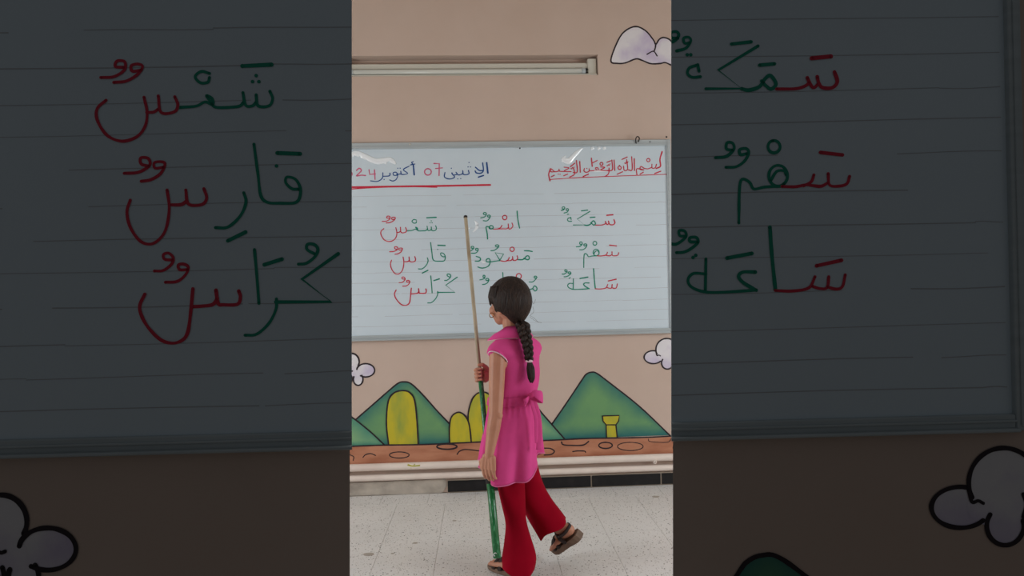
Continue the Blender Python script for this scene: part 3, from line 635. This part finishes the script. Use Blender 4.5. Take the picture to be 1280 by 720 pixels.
def cone(bm, p0, r0, p1, r1, n=14):
    p0, p1 = Vector(p0), Vector(p1); d = p1-p0; L = d.length
    if L < 1e-5: d = Vector((0, 0, 1)); L = 1e-5
    q = d.to_track_quat('Z', 'Y').to_matrix(); rings = []
    for k in range(1, 7):
        a = math.pi/2*(k/6-1); rings.append((r0*math.sin(a), r0*math.cos(a)))
    for k in range(0, 6):
        a = math.pi/2*k/6; rings.append((L+r1*math.sin(a), r1*math.cos(a)))
    R = [[p0+q @ Vector((r*math.cos(2*math.pi*j/n), r*math.sin(2*math.pi*j/n), z)) for j in range(n)] for z, r in rings]
    loft(bm, R)
def ellip(bm, c, ax, n=20, m=14):
    """ellipsoid with three axis vectors"""
    c = Vector(c); R = []
    for k in range(1, m):
        a = math.pi*k/m
        R.append([c+ax[0]*math.sin(a)*math.cos(2*math.pi*j/n)+ax[1]*math.sin(a)*math.sin(2*math.pi*j/n)+ax[2]*math.cos(a) for j in range(n)])
    loft(bm, R)
def remesh(bm, name, mats, voxel, smooth_it=6, parent=None):
    me = bpy.data.meshes.new(name); bmesh.ops.recalc_face_normals(bm, faces=bm.faces[:]); bm.to_mesh(me); bm.free()
    o = bpy.data.objects.new(name, me); COL.objects.link(o)
    md = o.modifiers.new('r', 'REMESH'); md.mode = 'VOXEL'; md.voxel_size = voxel
    if smooth_it:
        sm = o.modifiers.new('s', 'SMOOTH'); sm.iterations = smooth_it; sm.factor = 0.5
    dg = bpy.context.evaluated_depsgraph_get(); me2 = bpy.data.meshes.new_from_object(o.evaluated_get(dg))
    o.modifiers.clear(); o.data = me2; bpy.data.meshes.remove(me); me2.name = name
    me2.materials.clear()
    for m in (mats if isinstance(mats, (list, tuple)) else [mats]): me2.materials.append(M[m])
    for p in me2.polygons: p.use_smooth = True
    if parent: o.parent = parent
    return o

HC = P(637, 379, DG)                                   # head centre
bm = bmesh.new()
# head and face
ellip(bm, HC+UP*0.008, (FW*0.088, RT*0.070, UP*0.090))
ellip(bm, HC+FW*0.036-UP*0.048, (FW*0.050, RT*0.052, UP*0.048))
cone(bm, HC+FW*0.062-UP*0.080, 0.017, HC+FW*0.068-UP*0.074, 0.018)        # chin
cone(bm, HC+FW*0.086-UP*0.002, 0.007, HC+FW*0.100-UP*0.030, 0.010)        # nose
for s in (-1, 1):
    cone(bm, HC+FW*0.092-UP*0.033+RT*s*0.009, 0.006, HC+FW*0.095-UP*0.033+RT*s*0.009, 0.006)
    cone(bm, HC+FW*0.058-UP*0.032+RT*s*0.034, 0.026, HC+FW*0.050-UP*0.050+RT*s*0.034, 0.020)   # cheeks
    ellip(bm, HC-FW*0.004-UP*0.018+RT*s*0.072, (FW*0.020, RT*0.008, UP*0.030))                 # ears
    cone(bm, HC+FW*0.080+UP*0.020+RT*s*0.012, 0.007, HC+FW*0.070+UP*0.020+RT*s*0.045, 0.006)   # brow
cone(bm, HC+FW*0.087-UP*0.053-RT*0.014, 0.005, HC+FW*0.087-UP*0.053+RT*0.014, 0.005)
# neck and trunk
NB = P(642, 424, DG)
cone(bm, HC-UP*0.05-FW*0.005, 0.040, NB, 0.043)
SH = {-1: P(622, 445, DG-0.108), 1: P(664, 440, DG+0.095)}
HIP = P(640, 545, DG)
cone(bm, NB-UP*0.03, 0.055, P(644, 470, DG), 0.075); cone(bm, P(644, 470, DG), 0.075, HIP, 0.085)
for s in (-1, 1):
    cone(bm, NB-UP*0.012, 0.035, SH[s], 0.032)
    cone(bm, P(644, 450, DG), 0.06, SH[s]-UP*0.03, 0.035)
# left arm hangs, the hand resting on the pole
EL = P(619.5, 519, DG-0.155); WL_ = P(611.5, 568, DG-0.185)
cone(bm, SH[-1], 0.036, SH[-1].lerp(EL, 0.45), 0.034); cone(bm, SH[-1].lerp(EL, 0.45), 0.034, EL, 0.029)
cone(bm, EL, 0.029, EL.lerp(WL_, 0.35), 0.029); cone(bm, EL.lerp(WL_, 0.35), 0.029, WL_, 0.019)
cone(bm, EL-FW*0.012, 0.022, EL-FW*0.014, 0.020)
dh = (P(610.5, 592, DG-0.185)-WL_).normalized()
spread = (FW*0.9-RT*0.15); spread = (spread-dh*spread.dot(dh)).normalized(); inn = dh.cross(spread)
if inn.dot(RT) < 0: inn = -inn                           # towards the thigh and the pole
KN = WL_+dh*0.058
for k in range(4):
    off = (k-1.5)*0.0172
    b0 = WL_+dh*0.012+spread*off*0.75; b1 = KN+spread*off-inn*0.002
    cone(bm, b0, 0.0125, b1, 0.0105)
    ln = (0.054, 0.062, 0.058, 0.046)[3-k]
    j1 = b1+(dh*0.97+inn*0.22).normalized()*ln*0.5; j2 = j1+(dh*0.85+inn*0.5).normalized()*ln*0.32; j3 = j2+(dh*0.6+inn*0.8).normalized()*ln*0.26
    cone(bm, b1, 0.0078, j1, 0.0068); cone(bm, j1, 0.0068, j2, 0.0060); cone(bm, j2, 0.0060, j3, 0.0054)
t0 = WL_+dh*0.016+spread*0.018; t1 = t0+(dh*0.75+spread*0.7).normalized()*0.030; t2 = t1+(dh*0.95+inn*0.3).normalized()*0.024; t3 = t2+(dh*0.85+inn*0.5).normalized()*0.016
cone(bm, t0, 0.012, t1, 0.0100); cone(bm, t1, 0.0100, t2, 0.0085); cone(bm, t2, 0.0085, t3, 0.0065)
# right arm reaches forward, fist closed round the pole
PH = pole_at(468); pax = (POLE_T-POLE_B).normalized()
ER = P(648, 492, DG+0.19); WR = PH+Vector((0.040, 0.036, -0.004))
cone(bm, SH[1], 0.034, ER, 0.027); cone(bm, ER, 0.027, ER.lerp(WR, 0.4), 0.026); cone(bm, ER.lerp(WR, 0.4), 0.026, WR, 0.018)
ex = Vector((1, 0, 0)); ex = (ex-pax*ex.dot(pax)).normalized(); ey = pax.cross(ex)
def around(phi, r, h): a = math.radians(phi); return PH+ex*r*math.cos(a)+ey*r*math.sin(a)+pax*h
PR = 0.0115
for k in range(4):
    h = 0.025-k*0.0168; rr = PR+0.0080-0.0003*k
    path = [around(58, PR+0.016, h), around(105, rr+0.006, h), around(165, rr+0.003, h-0.001), around(225, rr+0.001, h-0.002), around(285, rr, h-0.003)]
    rad = [0.0095, 0.0080, 0.0074, 0.0068, 0.0060]
    for i in range(4): cone(bm, path[i], rad[i]*(0.92 if k == 3 else 1), path[i+1], rad[i+1]*(0.92 if k == 3 else 1))
    cone(bm, WR+pax*h*0.5, 0.013, around(45, PR+0.017, h), 0.0115)
tp = [WR+pax*0.012, around(10, PR+0.018, 0.032), around(-45, PR+0.010, 0.040), around(-95, PR+0.007, 0.040)]
for i in range(3): cone(bm, tp[i], (0.012, 0.0105, 0.0092)[i], tp[i+1], (0.0105, 0.0092, 0.0072)[i])
# legs and feet
HL, HR = P(635, 560, DG-0.05), P(650, 556, DG+0.06)
KL, AL = P(641, 646, DG-0.05), P(648, 700, DG-0.055)
KR, AR = P(667, 628, DG+0.075), P(700, 658, DG+0.045)
for h_, k_, a_ in ((HL, KL, AL), (HR, KR, AR)):
    cone(bm, h_, 0.056, k_, 0.036); cone(bm, k_, 0.036, k_.lerp(a_, 0.4), 0.037); cone(bm, k_.lerp(a_, 0.4), 0.036, a_, 0.022)
FEET = []
hl, tl = P(654, 713, DG-0.075), P(616.5, 707.5, DG+0.045)
hl.z = 0.045; tl.z = 0.036
hr, tr = P(713.5, 664, DG+0.03), P(689.5, 680.5, DG+0.125)
for an, he, to, upv in ((AL, hl, tl, UP), (AR, hr, tr, None)):
    d = (to-he).normalized()
    if upv is None: upv = (AR-hr.lerp(tr, 0.3)); 
    u_ = (upv-d*upv.dot(d)).normalized(); s_ = d.cross(u_); L_ = (to-he).length
    FEET.append((he, to, d, u_, s_, L_))
    cone(bm, an, 0.023, he+u_*0.012, 0.024); cone(bm, he+u_*0.008, 0.024, he+d*L_*0.55+u_*0.008, 0.021)
    cone(bm, an, 0.022, he+d*L_*0.5+u_*0.012, 0.020)
    for k in range(5):
        o_ = (k-2)*0.0125; q0 = he+d*L_*0.5+s_*o_*0.9+u_*0.004; q1 = he+d*L_*(0.86-0.03*abs(k-1.5))+s_*o_*1.25-u_*0.002; q2 = he+d*L_*(1.0-0.035*abs(k-1.5))+s_*o_*1.3-u_*0.004
        cone(bm, q0, 0.013, q1, 0.0095); cone(bm, q1, 0.0085, q2, 0.0075)
girl = remesh(bm, 'person', 'skin', 0.0024, 2)
tag(girl, 'girl in a magenta sleeveless tunic and red flared trousers holding a long pole', 'person')

# ---- eyes, lips
for s in (-1, 1):
    bm = bmesh.new(); ellip(bm, HC+FW*0.073+UP*0.004+RT*s*0.029, (FW*0.008, RT*0.012, UP*0.007), 12, 8); ey_ = ob('eye', bm, 'eyewhite', girl, True)
    bm = bmesh.new(); ellip(bm, HC+FW*0.0805+UP*0.004+RT*s*0.029, (FW*0.002, RT*0.005, UP*0.005), 10, 8); ob('iris', bm, 'dark', ey_, True)
bm = bmesh.new(); ellip(bm, HC+FW*0.090-UP*0.053, (FW*0.005, RT*0.019, UP*0.006), 12, 8); ob('lips', bm, 'lip', girl, True)

# ---- hair: combed back over the ears, fringe in front, gathered into the plait
def ss(a, b, x): t = min(1, max(0, (x-a)/(b-a))); return t*t*(3-2*t)
bm = bmesh.new(); rings = []; n = 72; m_ = 44
HH = HC+UP*0.012-FW*0.004
BR = P(653, 408, DG-0.07)                              # where the plait starts
for k in range(1, m_):
    el = math.pi/2-math.pi*k/m_; ring = []
    for j in range(n):
        az = 2*math.pi*j/n-math.pi                     # 0 = forward
        d = FW*math.cos(el)*math.cos(az)+RT*math.cos(el)*math.sin(az)+UP*math.sin(el)
        r = 1/math.sqrt((d.dot(FW)/0.102)**2+(d.dot(RT)/0.089)**2+(d.dot(UP)/(0.108 if d.z > 0 else 0.112))**2)
        face = (1-ss(math.radians(58), math.radians(74), abs(az)))*(1-ss(-0.06, 0.12, el))
        r *= 1-0.40*face
        fr = (1-ss(math.radians(50), math.radians(80), abs(az)))*ss(0.0, 0.2, el)*(1-ss(0.5, 1.0, el)); r *= 1+0.03*fr
        front_low = (1-ss(math.radians(70), math.radians(125), abs(az)))*(1-ss(-0.95, -0.45, el)); r *= 1-0.35*front_low*(1-face)
        r *= 1+0.012*noise.noise((az*9, el*1.2, 0.3))+0.006*math.sin(az*31+2*math.sin(el*2))
        p = HH+d*r
        low = ss(0.45, 1.25, -el)
        back = ss(math.radians(60), math.radians(150), abs(az))
        p = p.lerp(BR+UP*0.010, 0.60*low*back)
        ring.append(p)
    rings.append(ring)
loft(bm, rings)
hair = ob('hair', bm, 'hair', girl, True); hair['label'] = 'dark brown hair combed back with a fringe'
rr = random.Random(4)
bm = bmesh.new()                                         # fringe locks at the temple, falling past the brow
for k in range(46):
    az = math.radians(-84+3.73*k+rr.uniform(-1, 1)); sd_ = abs(az)/1.45
    top = HH+(FW*math.cos(az)*0.086+RT*math.sin(az)*0.074)+UP*0.064
    mid = HH+(FW*math.cos(az)*0.0985+RT*math.sin(az)*0.0845)+UP*0.024
    end = HH+(FW*math.cos(az)*0.0985+RT*math.sin(az)*0.083)-UP*(0.004+0.014*rr.random()+0.010*sd_*sd_)
    sweep(bm, [top, mid, end], [0.006, 0.0055, 0.0012], 7)
ob('fringe', bm, 'hair', hair, True)
bm = bmesh.new()                                         # loose strands
for pts in ([(664, 372), (667, 380), (669.5, 374)], [(662, 396), (669, 401), (677, 403.5)], [(663, 394), (667, 390), (666, 383)], [(662, 394), (668, 398), (673, 403)]):
    sweep(bm, [P(x, y, DG-0.03) for x, y in pts], 0.0005, 4)
ob('loose_strand', bm, 'hair', hair, True)
# plait of three strands
TIE = P(661.5, 451, DG-0.105)
path = catmull([BR+UP*0.012, P(656.5, 419, DG-0.095), P(660, 435, DG-0.108), TIE], 30)
bm = bmesh.new()
side = Vector((1, 0.35, 0)).normalized(); outw = Vector((0.35, -1, 0)).normalized()
NS = len(path)
for s in range(3):
    pts = []; rad = []
    for i, p in enumerate(path):
        f = i/(NS-1); ph = f*2*math.pi*2.3+s*2*math.pi/3; amp = 0.0175*(1-0.42*f)
        pts.append(p+side*amp*math.sin(ph)+outw*amp*0.55*math.sin(2*ph)); rad.append(0.0160*(1-0.42*f))
    sweep(bm, pts, rad, 9, smooth_n=1)
br = ob('braid', bm, 'hair', girl, True); br['label'] = 'dark brown plait hanging down the back'
bm = bmesh.new(); q = [TIE+(side*math.cos(k*math.pi/8)+outw*math.sin(k*math.pi/8))*0.0105 for k in range(17)]
sweep(bm, q, 0.0062, 8); ob('hair_tie', bm, 'piping', br, True)
bm = bmesh.new(); E_ = P(664.3, 479, DG-0.115)
for k in range(9):
    a = k*2.4; o_ = (side*math.cos(a)+outw*math.sin(a))*0.0065*math.sqrt((k+0.5)/9)*1.6
    sweep(bm, [TIE+o_*0.5, TIE.lerp(E_, 0.35)+o_*1.35, TIE.lerp(E_, 0.75)+o_*1.2, E_+o_*0.5+UP*0.006*rr.random()], [0.004, 0.0062, 0.0055, 0.0015], 7)
ob('braid_tail', bm, 'hair', br, True)
bm = bmesh.new(); c_ = P(614.5, 394, DG-0.02)
sweep(bm, [c_+Vector((0.009*math.cos(k*math.pi/8), 0.006*math.cos(k*math.pi/8), 0.010*math.sin(k*math.pi/8))) for k in range(17)], 0.0018, 6); ob('earring', bm, 'gold', girl, True)

# ---- tunic
def zpy(py): return CAM_H-(py-360)*DG/F_PX
ctab = [(415, 642.5), (428, 643.5), (448, 644.5), (470, 644), (497, 641), (540, 639.5), (590, 638.5)]
def interp(tab, x):
    if x <= tab[0][0]: return tab[0][1]
    for (a, va), (b, vb) in zip(tab[:-1], tab[1:]):
        if x <= b: return va+(vb-va)*(x-a)/(b-a)
    return tab[-1][1]
rx_t = [(413, 0.048), (418, 0.060), (422, 0.092), (426, 0.126), (430, 0.152), (434, 0.163), (438, 0.165), (441, 0.157), (445, 0.136), (452, 0.126), (466, 0.126), (482, 0.121), (497, 0.114), (506, 0.119), (520, 0.131), (545, 0.146), (575, 0.160), (600, 0.168)]
ry_t = [(413, 0.047), (418, 0.052), (422, 0.060), (426, 0.066), (431, 0.073), (438, 0.081), (450, 0.091), (466, 0.097), (482, 0.097), (497, 0.090), (506, 0.096), (520, 0.106), (545, 0.116), (575, 0.126), (600, 0.132)]
def hem_py(om):                                       # world angle in degrees (0 = +x, -90 = towards the camera)
    om = (om+180) % 360-180
    tab = [(-180, 574), (-140, 575), (-130, 577), (-122, 592), (-110, 594), (-90, 593), (-65, 592), (-45, 587), (-25, 575), (-5, 566), (25, 572), (60, 585), (120, 582), (180, 574)]
    return interp(tab, om)
N_T = 120
def tunic_pt(py, th, grow=0.0):
    c = P(interp(ctab, py), py, DG); c.z = zpy(py)
    d = RT*math.cos(th)*(interp(rx_t, py)+grow)+FW*math.sin(th)*(interp(ry_t, py)+grow)
    # folds: gathers below the belt, soft drapes above it
    below = ss(497, 590, py); above = ss(440, 470, py)*(1-ss(485, 497, py)); near = math.exp(-((py-503)/9.0)**2)
    fold_ = below*(0.015*math.sin(th*7+0.9+0.6*math.sin(th*2))+0.006*math.sin(th*13+2+py*0.02))+above*0.004*math.sin(th*6+py*0.05)+near*0.0028*math.sin(th*27)
    return c+d+d.normalized()*fold_
rings = []
pys = [413+k*(497-413)/34 for k in range(35)]
for py in pys: rings.append([tunic_pt(py, 2*math.pi*j/N_T) for j in range(N_T)])
for k in range(1, 31):
    f = k/30; ring = []
    for j in range(N_T):
        th = 2*math.pi*j/N_T; d = RT*math.cos(th)*0.16+FW*math.sin(th)*0.125
        hp = hem_py(math.degrees(math.atan2(d.y, d.x)))
        ring.append(tunic_pt(497+(hp-497)*f, th))
    rings.append(ring)
bm = bmesh.new(); loft(bm, rings, (False, False))
tunic = ob('tunic', bm, 'tunic', girl, True); tunic['label'] = 'sleeveless magenta tunic tied at the back'
md = tunic.modifiers.new('thickness', 'SOLIDIFY'); md.thickness = 0.003; md.offset = -1
bm = bmesh.new(); sweep(bm, rings[-1]+[rings[-1][0]], 0.0028, 6, smooth_n=1); ob('hem', bm, 'hem', tunic, True)
# armhole edging round each shoulder: high on the outside, dipping towards the back of the arm
for s in (-1, 1):
    ax = (EL-SH[-1]).normalized() if s < 0 else (ER-SH[1]).normalized()
    a_ = (FW-ax*FW.dot(ax)).normalized(); b_ = ax.cross(a_)
    pts = []
    for k in range(37):
        q = 2*math.pi*k/36; rd = a_*math.cos(q)+b_*math.sin(q)
        inn_ = rd.dot(-RT*s)
        pts.append(SH[s]+rd*(0.0405+0.004*max(0, inn_))+ax*(0.000+0.026*(inn_+0.35)))
    bm = bmesh.new(); sweep(bm, pts, 0.0024, 8, smooth_n=1); ob('armhole_piping', bm, 'piping', tunic, True)
    bm = bmesh.new()
    loft(bm, [[p+(p-SH[s]).normalized()*0.002-ax*0.002 for p in pts[:-1]], [p.lerp(SH[s]-ax*0.03+RT*s*-0.03, 0.25)-ax*0.012 for p in pts[:-1]], [SH[s]-ax*0.040-RT*s*0.03+(p-SH[s])*0.25 for p in pts[:-1]]], (False, True)); ob('shoulder_seam', bm, 'tunic', tunic, True)
# collar: a fall that turns down from the neck, longer to its points in front
bm = bmesh.new(); n = 60; rc = [[], [], [], []]
NC = P(641.5, 411, DG)
for j in range(n+1):
    th = math.radians(-152+304*j/n)                     # 0 = back of the neck
    d = -FW*math.cos(th)+RT*math.sin(th); fr = ss(1.2, 2.65, abs(th))
    low = 0.018*fr
    rc[0].append(NC+d*0.047-UP*(0.018+low)); rc[1].append(NC+d*0.052+UP*(0.012-low*1.2))
    rc[2].append(NC+d*(0.064+0.02*fr)-UP*(0.006+low)); rc[3].append(NC+d*(0.086+0.030*fr)-UP*(0.036+0.016*fr))
V = [[bm.verts.new(p) for p in r] for r in rc]
for a, b in zip(V[:-1], V[1:]):
    for j in range(n): bm.faces.new((a[j], a[j+1], b[j+1], b[j]))
col = ob('collar', bm, 'tunic', tunic, True); md = col.modifiers.new('t', 'SOLIDIFY'); md.thickness = 0.0035; md.offset = 1
bm = bmesh.new(); sweep(bm, [p+UP*0.001 for p in rc[3]], 0.0016, 6, smooth_n=1); ob('collar_edge', bm, 'piping', col, True)
# belt with a knot and loops at the back
bm = bmesh.new(); R4_ = []
for dz, g in ((9, 0.001), (7, 0.0085), (-6, 0.0085), (-8, 0.001)):
    R4_.append([tunic_pt(498+dz*0.62+1.2*math.sin(2*math.pi*j/N_T), 2*math.pi*j/N_T, g) for j in range(N_T)])
loft(bm, R4_, (False, False)); belt = ob('belt', bm, 'tunic', tunic, True)
KB = P(663, 495, DG-0.105)
bm = bmesh.new(); ellip(bm, KB, (Vector((0.015, 0, 0)), Vector((0, 0.013, 0)), UP*0.013), 14, 10); ob('belt_knot', bm, 'tunic', belt, True)
def rib(name, pts, rad, ref):
    bm = bmesh.new(); sweep(bm, pts, rad, 12, (1.0, 0.2, ref), smooth_n=7); ob(name, bm, 'tunic', belt, True)
rib('belt_loop', [KB, P(668, 492, DG-0.125), P(674, 494, DG-0.115), P(677.5, 497, DG-0.085), P(674, 497.5, DG-0.075), P(667, 496, DG-0.085), KB], [0.008, 0.014, 0.021, 0.024, 0.022, 0.015, 0.007], UP)
rib('belt_loop', [KB, P(659, 499, DG-0.130), P(656, 503, DG-0.132), P(657, 505, DG-0.118), P(661, 501, DG-0.112), KB], [0.006, 0.009, 0.012, 0.012, 0.009, 0.006], UP)
rib('belt_end', [KB, P(670, 507, DG-0.112), P(673.5, 525, DG-0.112), P(674.5, 546, DG-0.120), P(673.5, 562, DG-0.124)], [0.008, 0.010, 0.012, 0.013, 0.012], (1, 0.3, 0))
rib('belt_end', [KB, P(666, 508, DG-0.125), P(670, 524, DG-0.134), P(670.5, 545, DG-0.146), P(670, 554, DG-0.148)], [0.007, 0.008, 0.0085, 0.008, 0.005], (1, 0.3, 0))
# ---- trousers
def leg(bm, spec, ph):
    """spec: (px, py, depth, half width px across, half depth m)"""
    cs = [P(a, b, c) for a, b, c, _, _ in spec]; n = 56
    Cs = catmull(cs, 8); Ws = catmull([Vector((s[3]*s[2]/F_PX, s[4], 0)) for s in spec], 8); rings = []; m = len(Cs)
    for i, c in enumerate(Cs):
        t = (Cs[min(i+1, m-1)]-Cs[max(i-1, 0)]).normalized()
        vdir = Vector((0, 1, 0)); b_ = (vdir-t*vdir.dot(t)).normalized(); a_ = b_.cross(t)
        f = i/(m-1); ring = []
        for j in range(n):
            q = 2*math.pi*j/n
            k = 1+f*f*(0.035*math.sin(q*5+ph)+0.03*math.sin(q*3+ph*2+f*3))+0.02*math.sin(q*4+f*9+ph)
            ring.append(c+a_*Ws[i].x*k*math.cos(q)+b_*Ws[i].y*k*math.sin(q)+t*(f**6)*0.008*math.sin(q*3+ph))
        rings.append(ring)
    loft(bm, rings, (True, False))
bm = bmesh.new()
leg(bm, [(637, 560, DG-0.02, 17, 0.060), (638.5, 600, DG-0.04, 17, 0.062), (641.5, 625, DG-0.048, 15.5, 0.062), (645, 652, DG-0.055, 13.5, 0.058), (647.5, 675, DG-0.055, 17, 0.066), (649, 696, DG-0.055, 21, 0.078), (648.0, 711.5, DG-0.055, 20, 0.082)], 0.4)
leg(bm, [(650, 556, DG+0.045, 17, 0.062), (656, 590, DG+0.060, 18, 0.066), (664, 615, DG+0.07, 18.5, 0.070), (675, 636, DG+0.065, 19, 0.064), (685, 651, DG+0.055, 20, 0.068), (692.0, 661.5, DG+0.048, 21, 0.070)], 1.9)
tr_o = ob('trousers', bm, 'trouser', girl, True); tr_o['label'] = 'flared red trousers'
md = tr_o.modifiers.new('t', 'SOLIDIFY'); md.thickness = 0.003; md.offset = -1
# ---- sandals
for he, to, d, u_, s_, L_ in FEET:
    bm = bmesh.new(); rings = []
    outline = [(-0.17, 0.0), (-0.15, 0.55), (-0.06, 0.86), (0.10, 0.88), (0.35, 0.80), (0.6, 0.98), (0.85, 1.08), (1.0, 0.95), (1.10, 0.6), (1.14, 0.0)]
    out = [(a, b*0.033) for a, b in outline]+[(a, -b*0.033) for a, b in outline[-2:0:-1]]
    for lv, th, sc in ((0, -0.018, 1.0), (1, -0.027, 1.03), (2, -0.043, 0.99)):
        rings.append([he+d*L_*a+s_*b*sc+u_*(th-(0.006*(1-a) if lv == 2 else 0)+(0.012*ss(0.85, 1.14, a) if lv == 2 else 0)) for a, b in out])
    if d.z > -0.1:
        for r_ in rings:
            for p in r_: p.z = max(p.z, 0.0025)
    loft(bm, rings); sd = ob('sandal', bm, 'sole', girl); sd['label'] = 'brown soled sandal with dark straps'
    def strap(pts, wd=0.010):
        bm = bmesh.new(); sweep(bm, [he+d*L_*a+s_*b+u_*c for a, b, c in pts], wd, 8, (1.0, 0.32, d), smooth_n=5); ob('strap', bm, 'strap', sd, True)
    strap([(0.60, 0.034, -0.020), (0.62, 0.030, 0.004), (0.64, 0.0, 0.024), (0.62, -0.030, 0.004), (0.60, -0.034, -0.020)], 0.013)
    strap([(0.82, 0.036, -0.020), (0.80, 0.030, 0.001), (0.78, 0.0, 0.016), (0.80, -0.030, 0.001), (0.82, -0.036, -0.020)], 0.010)
    strap([(0.30, 0.030, -0.020), (0.34, 0.030, 0.015), (0.38, 0.0, 0.045), (0.34, -0.030, 0.015), (0.30, -0.030, -0.020)], 0.012)
    bm = bmesh.new(); sweep(bm, [he+d*L_*a+s_*b+u_*c for a, b, c in ((0.33, 0.029, 0.020), (0.05, 0.030, 0.022), (-0.10, 0.014, 0.022), (-0.135, 0, 0.022), (-0.10, -0.014, 0.022), (0.05, -0.030, 0.022), (0.33, -0.029, 0.020))], 0.008, 8, (1.0, 0.3, u_)); ob('strap', bm, 'strap', sd, True)

# ------------------------------------------------------------------ the pole
pole = tag(empty('pointer_pole', POLE_B), 'long wooden pole with a green sleeve held in both hands of the girl', 'pole')
def seg(name, p0, p1, r, m, n=16, bev=0.0):
    bm = bmesh.new(); a, b = p0-POLE_B, p1-POLE_B; L = (b-a).length; t = (b-a).normalized()
    sweep(bm, [a, a+t*0.003, b-t*0.003, b], [r*0.8, r, r, r*0.8] if L > 0.01 else r, n, smooth_n=1); return ob(name, bm, m, pole, True)
pj = pole_at(476)
seg('wooden_shaft', pj-pax*0.02, POLE_T, 0.0088, 'wood'); seg('dark_tip', POLE_T-pax*0.004, POLE_T+pax*0.010, 0.0096, 'dark')
seg('green_sleeve', pole_at(606), pj, 0.0115, 'green_tube'); seg('black_grip', pole_at(604)-pax*0.004, pole_at(560), 0.0185, 'dark')
gs = seg('green_sleeve', POLE_B, pole_at(603), 0.0165, 'green_tube')
bm = bmesh.new(); q = pole_at(691)-POLE_B+Vector((-0.006, -0.0165, 0))
sweep(bm, [q+Vector((0.006*math.cos(k*math.pi/6), 0.002*math.cos(k*math.pi/6), 0.006*math.sin(k*math.pi/6))) for k in range(13)], 0.0018, 6); ob('round_sticker', bm, 'sticker', pole, True)
